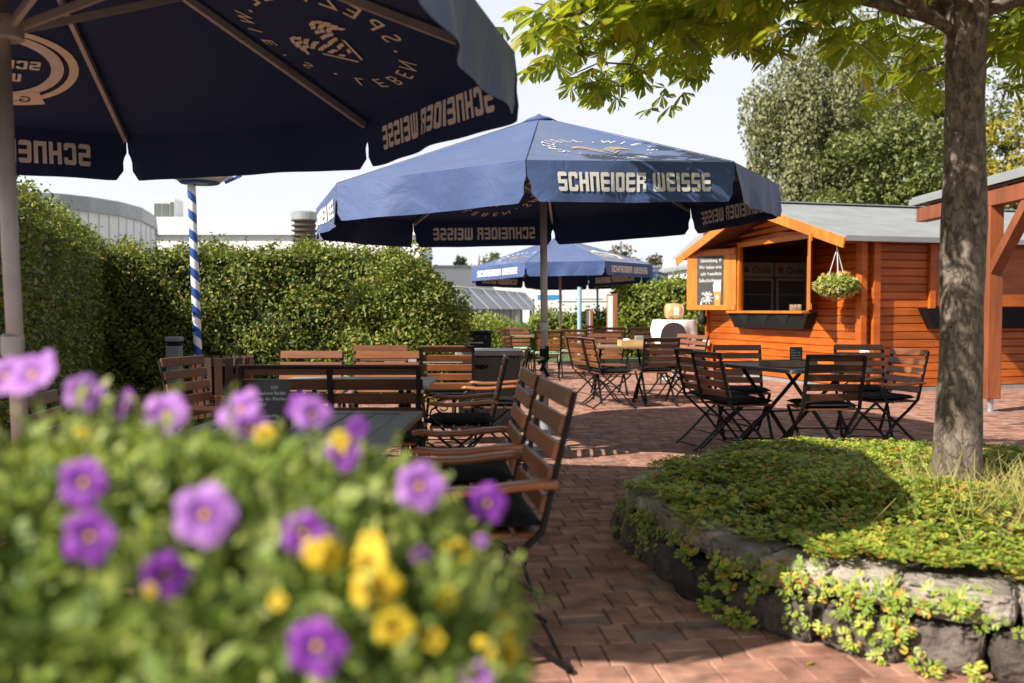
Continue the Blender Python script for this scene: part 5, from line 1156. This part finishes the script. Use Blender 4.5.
for x in (-.125, .125): r = .142-.027*(x/.15)**2+.0015; b.lathe([(r, x-.008), (r+.001, x), (r, x+.008)], (0, 0, .145), 24, 'X')
b.build('hoop', M['hoop'], brl); b = MB(); b.prism([(x, -.1425*math.cos(t), .145+.1425*math.sin(t)) for x, t in ((-.045, -.5), (.045, -.5), (.045, 0), (.045, .5), (-.045, .5), (-.045, 0))], (0, -.003, 0)); b.build('label', M['cloth'], brl); b = MB(); b.tube([(0, 0, .285), (0, 0, .315)], .014, 8); b.build('bung', M['stele_wood'], brl); b = MB(); b.box((-.08, 0, .012), (.03, .2, .02)); b.box((.08, 0, .012), (.03, .2, .02)); b.build('cradle', M['stele_wood'], brl)
p = tpos(674, 14.6); bc = thing('covered_chair', 'dark rounded chair back in front of the white tablecloth', 'chair', p); b = MB(); prof_ = []
for k in range(19): t = PI*k/18; prof_.append((.21*math.cos(t)*(1.0 if k else 1), .0, (.68+.33*math.sin(t)**.6)))
b.prism([(-.19, 0, .42)]+prof_[::-1]+[(.19, 0, .42)], (0, .06, 0)); b.build('backrest', mat('plum_black_cloth', (.035, .022, .028), None, 10, .8), bc); b = MB(); b.box((0, .25, .44), (.42, .44, .06), bev=.02); b.build('seat', M['cushion'], bc)
for sx_ in (-1, 1):
    for sy_ in (.06, .42): b = MB(); b.tube([(sx_*.18, sy_, .42), (sx_*.20, sy_, 0)], .014, 8); b.build('leg', M['iron'], bc)

# ================================================================== STELES, POLES, SIGNS, FAR BUILDINGS
def stele(px, Y, z1, wd, label):
    s = thing('sign_stele', label, 'sign', tpos(px, Y), .05, 'wooden steles with white faces'); b = MB(); b.box((0, 0, z1/2), (wd, .16, z1), bev=.008); b.build('column', M['stele_wood'], s); b = MB(); b.box((-wd*.22, -.085, z1*.66), (wd*.5, .012, z1*.62)); b.build('sign_face', M['white_paint'], s)
stele(612, 23.2, 1.62, .26, 'tall wooden stele with a white face left of the sunlit hedge'); stele(589.5, 23.2, 1.24, .16, 'short narrow wooden stele left of the tall one')
fp = thing('flag_pole', 'pale blue pole standing under the distant parasols', 'pole', tpos(579.5, 23)); b = MB(); b.tube([(0, 0, 0), (0, 0, 1.9)], .055, 12); b.build('shaft', M['sky_pole'], fp); b = MB(); b.tube([(0, 0, 1.9), (0, 0, 5.0)], [.05, .035], 12); b.build('upper_shaft', M['sky_pole'], fp)
ps = thing('pylon_sign', 'white pylon sign with a blue band behind the parasol mast', 'sign', tpos(548.5, 40), 0); b = MB(); b.box((0, 0, 1.15), (1.22, .25, 2.3), bev=.01); b.build('panel', M['white_paint'], ps); b = MB(); b.box((.04, -.13, 1.78), (1.06, .02, .22)); bd = b.build('blue_band', M['sign_blue'], ps); b = MB(); b.box((-.35, -.13, 1.1), (.4, .02, .22)); b.build('dark_band', M['grey_trim'], ps)
# street-side white hall with slanted glazing
def house(name, label, P0, P1, depth, ht, m, cat='building'):
    P0, P1 = Vector(P0), Vector(P1); d = (P1-P0); L = d.length; d.normalize(); n = Vector((-d.y, d.x, 0)); root = thing(name, label, cat, P0, math.atan2(d.y, d.x)); return root, L
# glazed canopy hall
A, B = Vector((at(420, 311, 30).x, 30, 0)), Vector((at(526, 311, 46).x, 46, 0))
hall, L = house('glazed_hall', 'white low hall with slanted lavender glass front beyond the shrubs', A, B, 6, 3, M['white_wall'])
b = MB(); b.box((L/2, 3.2, .75), (L, 6, 1.5)); b.build('wall', M['white_wall'], hall)
b = MB(); b.prism([(0, .15, 2.02), (0, .12, 2.12), (0, 3.5, 2.45), (0, 6.2, 1.55)], (L, 0, 0)); b.build('roof', M['white_wall'], hall)
b = MB(); b.prism([(0, -.72, 1.26), (0, .12, 2.08), (0, .15, 2.06), (0, -.69, 1.24)], (L, 0, 0)); b.build('glazing', M['screen_grey'], hall)
for k in range(9): b = MB(); x = L*k/8; b.bar((x, -.75, 1.26), (x, .10, 2.10), .09, .05, (1, 0, 0)); b.box((x, -.68, .61), (.09, .09, 1.22)); b.build('mullion', M['grey_trim'], hall)
for k in range(8): b = MB(); b.box((L*(k+.28)/8, .19, .55), (L/8*.28, .03, .8)); b.build('window', M['dark_glass'], hall)
wv = thing('white_house', 'far white building with dark windows behind the pylon sign', 'building', tpos(545, 58)); b = MB(); b.box((0, 0, 1.9), (14, 5, 3.8)); wl = b.build('wall', M['white_wall'], wv)
for k in range(5): b = MB(); b.box((-5.2+k*2.6, -2.52, 1.45), (1.7, .06, .95)); b.build('window', M['dark_glass'], wv)
b = MB(); b.box((0, 0, 3.88), (14.3, 5.3, .14)); b.build('roof', M['grey_trim'], wv)
wf = thing('garden_wall', 'low white wall behind the hedge strip and steles', 'wall', tpos(596, 34)); b = MB(); b.box((0, 0, .78), (2.9, .2, 1.56)); b.build('wall_panel', M['white_wall'], wf); b = MB(); b.box((0, 0, 1.58), (3.0, .28, .05)); b.build('coping', M['grey_wall'], wf)
# house left of the hut roof
hb2 = thing('gabled_house', 'white house with grey pitched roof half hidden by the hut', 'house', tpos(735, 46), .1)
b = MB(); b.box((0, 0, 1.9), (5.6, 7, 3.8)); b.build('wall', M['white_wall'], hb2)
b = MB(); b.prism([(-3.0, -3.7, 3.2), (-3.0, 3.7, 3.2), (0, 3.7, 5.9), (0, -3.7, 5.9)], (0, 0, .14)); b.prism([(3.0, -3.7, 3.2), (3.0, 3.7, 3.2), (0.01, 3.7, 5.9), (0.01, -3.7, 5.9)], (0, 0, .14)); rf_ = b.build('roof', M['roof_felt'], hb2)
b = MB(); b.prism([(-2.75, -3.45, 3.8), (2.75, -3.45, 3.8), (0, -3.45, 5.75)], (0, .1, 0)); b.build('gable', M['white_wall'], hb2)
b = MB(); b.box((-1.3, .5, 5.4), (.35, .35, .9)); b.build('chimney', M['red'], rf_)
for k in range(3): b = MB(); b.box((-1.9+k*1.5, -3.52, 2.5), (.5, .05, 1.3)); b.build('window', M['dark_glass'], hb2)
# hall with curved roof edge at far left
p0 = at(20, 190, 34); 
hl = thing('white_hall', 'white hall with a curved grey roof edge above the left hedge', 'building', (0, 0, 0)); pts_ = []
for k, (px, Y) in enumerate(((-60, 33), (20, 34), (60, 34.6), (90, 35.6), (120, 37.2), (142, 39.4), (156, 43), (158, 50))): q_ = at(px, 311, Y); pts_.append((q_.x, Y))
def strip(pts, z0, z1, th=.3):
    mb = MB()
    poly = [(x, y, z0) for x, y in pts]+[(pts[-1][0]-20, pts[-1][1], z0), (pts[0][0], pts[-1][1], z0)]
    mb.prism(poly, (0, 0, z1-z0)); return mb
strip(pts_, 0, 5.05).build('wall', M['grey_wall'], hl)
strip([(x+.12, y-.12) for x, y in pts_], 5.05, 5.62).build('roof_edge', M['grey_trim'], hl)
b = MB()
for (xa, ya), (xb, yb) in zip(pts_[:-1], pts_[1:]):
    for q_ in range(3): t = q_/3; b.box((xa+(xb-xa)*t+.01, ya+(yb-ya)*t-.01, 2.5), (.02, .02, 5.0))
b.build('panel_joint', M['grey_trim'], hl)
fb = thing('flat_roof_building', 'long flat white building above the middle of the hedge', 'building', (0, 0, 0)); x0, x1 = at(120, 311, 52).x, at(420, 311, 52).x
b = MB(); b.box(((x0+x1)/2, 56, 2.3), (x1-x0, 8, 4.6)); b.build('wall', M['white_wall'], fb)
b = MB(); b.prism([(x0, 51.7, 5.5), (x0, 51.7, 6.5), (x0, 60, 6.5), (x0, 60, 5.5)], (x1-x0, 0, 0)); b.build('parapet', M['grey_wall'], fb)
b = MB(); b.box(((x0+x1)/2, 56, 5.05), (x1-x0, 8.1, .9)); b.build('fascia', M['white_paint'], fb)
for k in range(11): b = MB(); b.box((x0+1+k*(x1-x0-2)/10, 51.97, 3.9), (1.1, .08, 1.0)); b.build('window', M['dark_glass'], fb)
p = at(168, 213, 54); ac = thing('roof_ventilator', 'white roof unit with two dark grilles above the hedge', 'ventilation unit', (p.x, 54, 6.5)); b = MB(); b.box((0, 0, .62), (1.30, 1.4, 1.24)); b.build('housing', M['white_paint'], ac)
for x in (-.34, .13): b = MB(); b.box((x, -.72, .55), (.40, .05, .82)); b.build('grille', M['grille'], ac)
b = MB(); b.box((.50, -.72, .6), (.2, .05, .9)); b.build('side_grille', M['grille'], ac)
p = at(305, 230, 44); vs_ = thing('exhaust_stack', 'round brown louvred exhaust stack left of the middle parasol', 'chimney', (p.x, 44, 0)); b = MB(); b.lathe([(.55, 0), (.55, 4.6)], n=24); b.lathe([(.66, 5.55), (.66, 5.9), (.55, 5.95)], n=24); b.build('shaft', M['grey_trim'], vs_)
b = MB()
for k in range(6): z = 4.25+k*.24; b.lathe([(.50, z), (.66, z+.05), (.66, z+.11), (.50, z+.13)], n=24)
b.build('louvre', M['vent_brown'], vs_); b = MB(); b.tube([(0, 0, 3.8), (0, 0, 5.56)], .5, 20); b.build('core', M['vent_brown'], vs_)

# ================================================================== FLOWERS IN FRONT
tr_ = thing('flower_trough', 'long planter trough under the purple and yellow flowers', 'planter', (-.62, .93, 0)); b = MB()
b.box((0, .13, .74), (1.25, .02, .24)); b.box((0, -.13, .74), (1.25, .02, .24)); b.box((.615, 0, .74), (.02, .24, .24)); b.box((-.615, 0, .74), (.02, .24, .24)); b.box((0, 0, .63), (1.21, .24, .02)); b.build('box', M['slat_dark'], tr_); b = MB(); b.box((0, 0, .80), (1.208, .238, .06)); b.build('soil', M['soil'], tr_)
for sx_ in (-.5, .5): b = MB(); b.box((sx_, 0, .31), (.06, .22, .618)); b.build('leg', M['slat_dark'], tr_)
def mound(n, x0, x1, shell=.10):
    """points on the overhanging mass of the bedding plants, and outward normals"""
    P, N = [], []
    while len(P) < n:
        x = rnd.uniform(x0, x1); cx = max(0, x+.40); ex = cx/.40
        if ex >= 1: continue
        s = math.sqrt(1-ex**2.3); a = rnd.uniform(-.35, PI+.15); ry, rz_ = .28*(.45+.55*s), .228*s
        lump = .99+.07*math.sin(x*19+a*4)*math.sin(a*6-x*9)+.05*math.sin(x*37-a*5); q_ = rnd.uniform(1-shell/.25, 1)
        P.append((x, .94+math.cos(a)*ry*lump*q_, .835+math.sin(a)*rz_*lump*q_+rnd.uniform(-.01, .012))); N.append((ex*.8, math.cos(a)/ry*.3, math.sin(a)/.27*.3))
    return np.array(P), unit(np.array(N))
def plant(name, label, x0, x1, n):
    root = thing(name, label, 'flowers', (0, 0, 0)); P, N = mound(n, x0, x1); D = unit(rvec(n)+N*.7+np.array([0, 0, .3])); V, f4 = leaves(P, D, unit(N+rvec(n)*.7+np.array([0, 0, .3])), npr.uniform(.5, 1.4, n)*.025); np_mesh('foliage', V, f4, M['petunia_leaf'], root)
    P3, N3 = mound(230 if x0 < -.5 else 110, x0, x1, .01); SP, SD = [], []; sg = MB()
    for a, c in zip(P3, N3):
        a, c = Vector(a), Vector(c); d = (c*.7+Vector((rnd.gauss(0, .5), rnd.gauss(0, .5), .5+rnd.random()*.5))).normalized(); L_ = rnd.uniform(.02, .065); e_ = a+d*L_; sg.tube([a-c*.03, a+d*L_*.5, e_], .0014, 4)
        for q in range(7): t = q/6; SP.append(tuple(a+d*L_*t)); v = Vector((rnd.gauss(0, 1), rnd.gauss(0, 1), rnd.gauss(0, 1)+.4)).normalized(); SD.append(tuple(v+d*.8))
    sg.build('sprigs', M['stem'], root)['kind'] = 'stuff'; SP, SD = np.array(SP), np.array(SD); V, f4 = leaves(SP, SD, rvec(len(SP))+np.array([0, 0, .8]), npr.uniform(.5, 1.1, len(SP))*.017); np_mesh('sprig_leaves', V, f4, M['petunia_tip'], root)
    P2, N2 = mound(500, x0, x1, .02); st_ = MB()
    for a, c in zip(P2[:160], N2[:160]): st_.tube([Vector(a)-Vector(c)*.12, Vector(a)+Vector(c)*.01], .0022, 4)
    st_.build('stems', M['stem'], root)['kind'] = 'stuff'; return root
pp = plant('purple_petunia', 'purple flowering bedding plant filling the lower left foreground', -1.15, -.17, 16000)
yp = plant('yellow_petunia', 'yellow flowering bedding plant right of the purple one in the foreground', -.20, .01, 6000)
def flower(root, mname, pos, nrm, dia, throat=True, cup=.25):
    n = Vector(nrm).normalized(); NP = 40; V = [(0, 0, -.35)]; rings = (.18, .35, .6, .85, 1.0)
    for ri, r in enumerate(rings):
        for k in range(NP):
            a = 2*PI*k/NP; lob = 1-.16*(1-abs(math.cos(2.5*a)))**1.5*r; rr_ = r*lob; z = -.35+.42*min(1, r*2.2)**.7+.05*math.cos(5*a)*r-.12*r**3+.07*math.sin(3*a+pos[0]*50)*r+.05*r*r*math.sin(11*a+pos[2]*70)
            V.append((rr_*math.cos(a), rr_*math.sin(a), z))
    fs = [(0, 1+k, 1+(k+1) % NP) for k in range(NP)]+[(1+(i-1)*NP+k, 1+(i-1)*NP+(k+1) % NP, 1+i*NP+(k+1) % NP, 1+i*NP+k) for i in range(1, len(rings)) for k in range(NP)]
    me = bpy.data.meshes.new('flower'); me.from_pydata(V, [], fs); o = link('flower', me, M[mname], root, True); o.location = pos; o.rotation_euler = n.to_track_quat('Z', 'Y').to_euler(); o.scale = (dia*.47,)*3
    if throat:
        b = MB(); b.lathe([(.16, -.22), (.13, -.12), (.06, -.08), (.01, -.07)], n=12); b.build('throat', M['throat'], o, True)
    return o
def fl(root, mname, px, py, dpx, Y, nx=0, nz=.25, throat=True):
    d_ = at(px, py, 1)-Vector((0, 0, H)); tt = .45; hit = False
    while tt < Y+.1:
        q = Vector((0, 0, H))+d_*tt; ex = max(0, q.x+.40)/.40
        if ex < 1:
            s_ = math.sqrt(1-ex**2.3)
            if ((q.y-.94)/(.28*(.45+.55*s_)))**2+((q.z-.835)/max(.228*s_, .01))**2 < 1.14: hit = True; break
        tt += .004
    if not hit and px > 500: return None
    Y = tt-.018 if hit else Y
    p = at(px, py, Y); to = Vector((nx-.15, -1, nz)); return flower(root, mname, p, to, dpx/F*Y, throat)
for (px, py, d, Y, nx, nz, m_) in ((30, 372, 62, .98, -.2, .9, 'lilac'), (4, 375, 45, 1.02, .2, .6, 'lilac'), (84, 393, 42, .98, .6, .3, 'lilac'), (122, 406, 40, 1.02, -.9, .5, 'purple'), (165, 413, 50, .98, .1, .5, 'lilac'), (238, 408, 52, .98, -.4, .9, 'lilac'), (250, 428, 44, .96, .5, .2, 'lilac'), (313, 414, 40, 1.0, .5, .4, 'lilac'), (297, 405, 30, 1.02, -.5, .7, 'purple'), (82, 483, 56, .84, .1, .15, 'purple'), (88, 538, 62, .78, .1, 0, 'purple'), (204, 515, 70, .78, .2, .25, 'lilac'), (166, 576, 54, .74, .5, -.1, 'purple'), (304, 534, 50, .78, .2, .3, 'purple'), (316, 648, 66, .70, .1, .1, 'purple')):
    fl(pp, m_, px, py, d, Y, nx, nz)
for (px, py, d, Y, nx, nz, m_) in ((420, 486, 54, .88, .3, .3, 'lilac'), (488, 503, 44, .92, .5, .4, 'purple'), (343, 452, 42, .94, .2, .2, 'purple'), (358, 427, 24, .98, .5, .5, 'purple'), (474, 678, 38, .74, 0, .8, 'lilac'), (420, 556, 24, .80, .6, -.2, 'lilac'), (557, 655, 20, .80, .5, .1, 'purple'), (481, 541, 15, .86, .3, .2, 'lilac'), (330, 540, 24, .80, .6, .2, 'purple')):
    fl(yp, m_, px, py, d, Y, nx, nz, d > 30)
for (px, py, d, nx, nz) in ((368, 560, 46, -.4, .8), (380, 588, 50, .5, .1), (394, 628, 46, .2, -.2), (360, 590, 34, -.7, .2), (325, 556, 44, .4, -.3), (312, 553, 30, -.4, 0), (447, 600, 26, .3, .2), (497, 630, 40, -.3, .6), (500, 655, 46, .3, 0), (484, 650, 30, -.6, -.2), (455, 553, 34, .2, .8), (433, 640, 24, .2, .2), (277, 601, 20, 0, .3), (370, 540, 26, 0, 1)):
    fl(yp, 'yellow', px, py, d, .76 if py > 590 else .80, nx, nz, False)
for (px, py, d) in ((83, 429, 20), (265, 435, 24), (340, 440, 22), (150, 590, 14)): fl(pp, 'yellow', px, py, d, .90 if py < 500 else .75, .3, .2, False)
for k in range(34):
    x = rnd.uniform(-1.12, -.60); a = rnd.uniform(.1, 2.6); flower(pp, rnd.choice(('purple', 'lilac')), (x, .94+math.cos(a)*.29, .835+math.sin(a)*.245), (rnd.gauss(0, .3), math.cos(a)-.2, math.sin(a)+.2), rnd.uniform(.045, .055))
print('objects', len(bpy.data.objects))
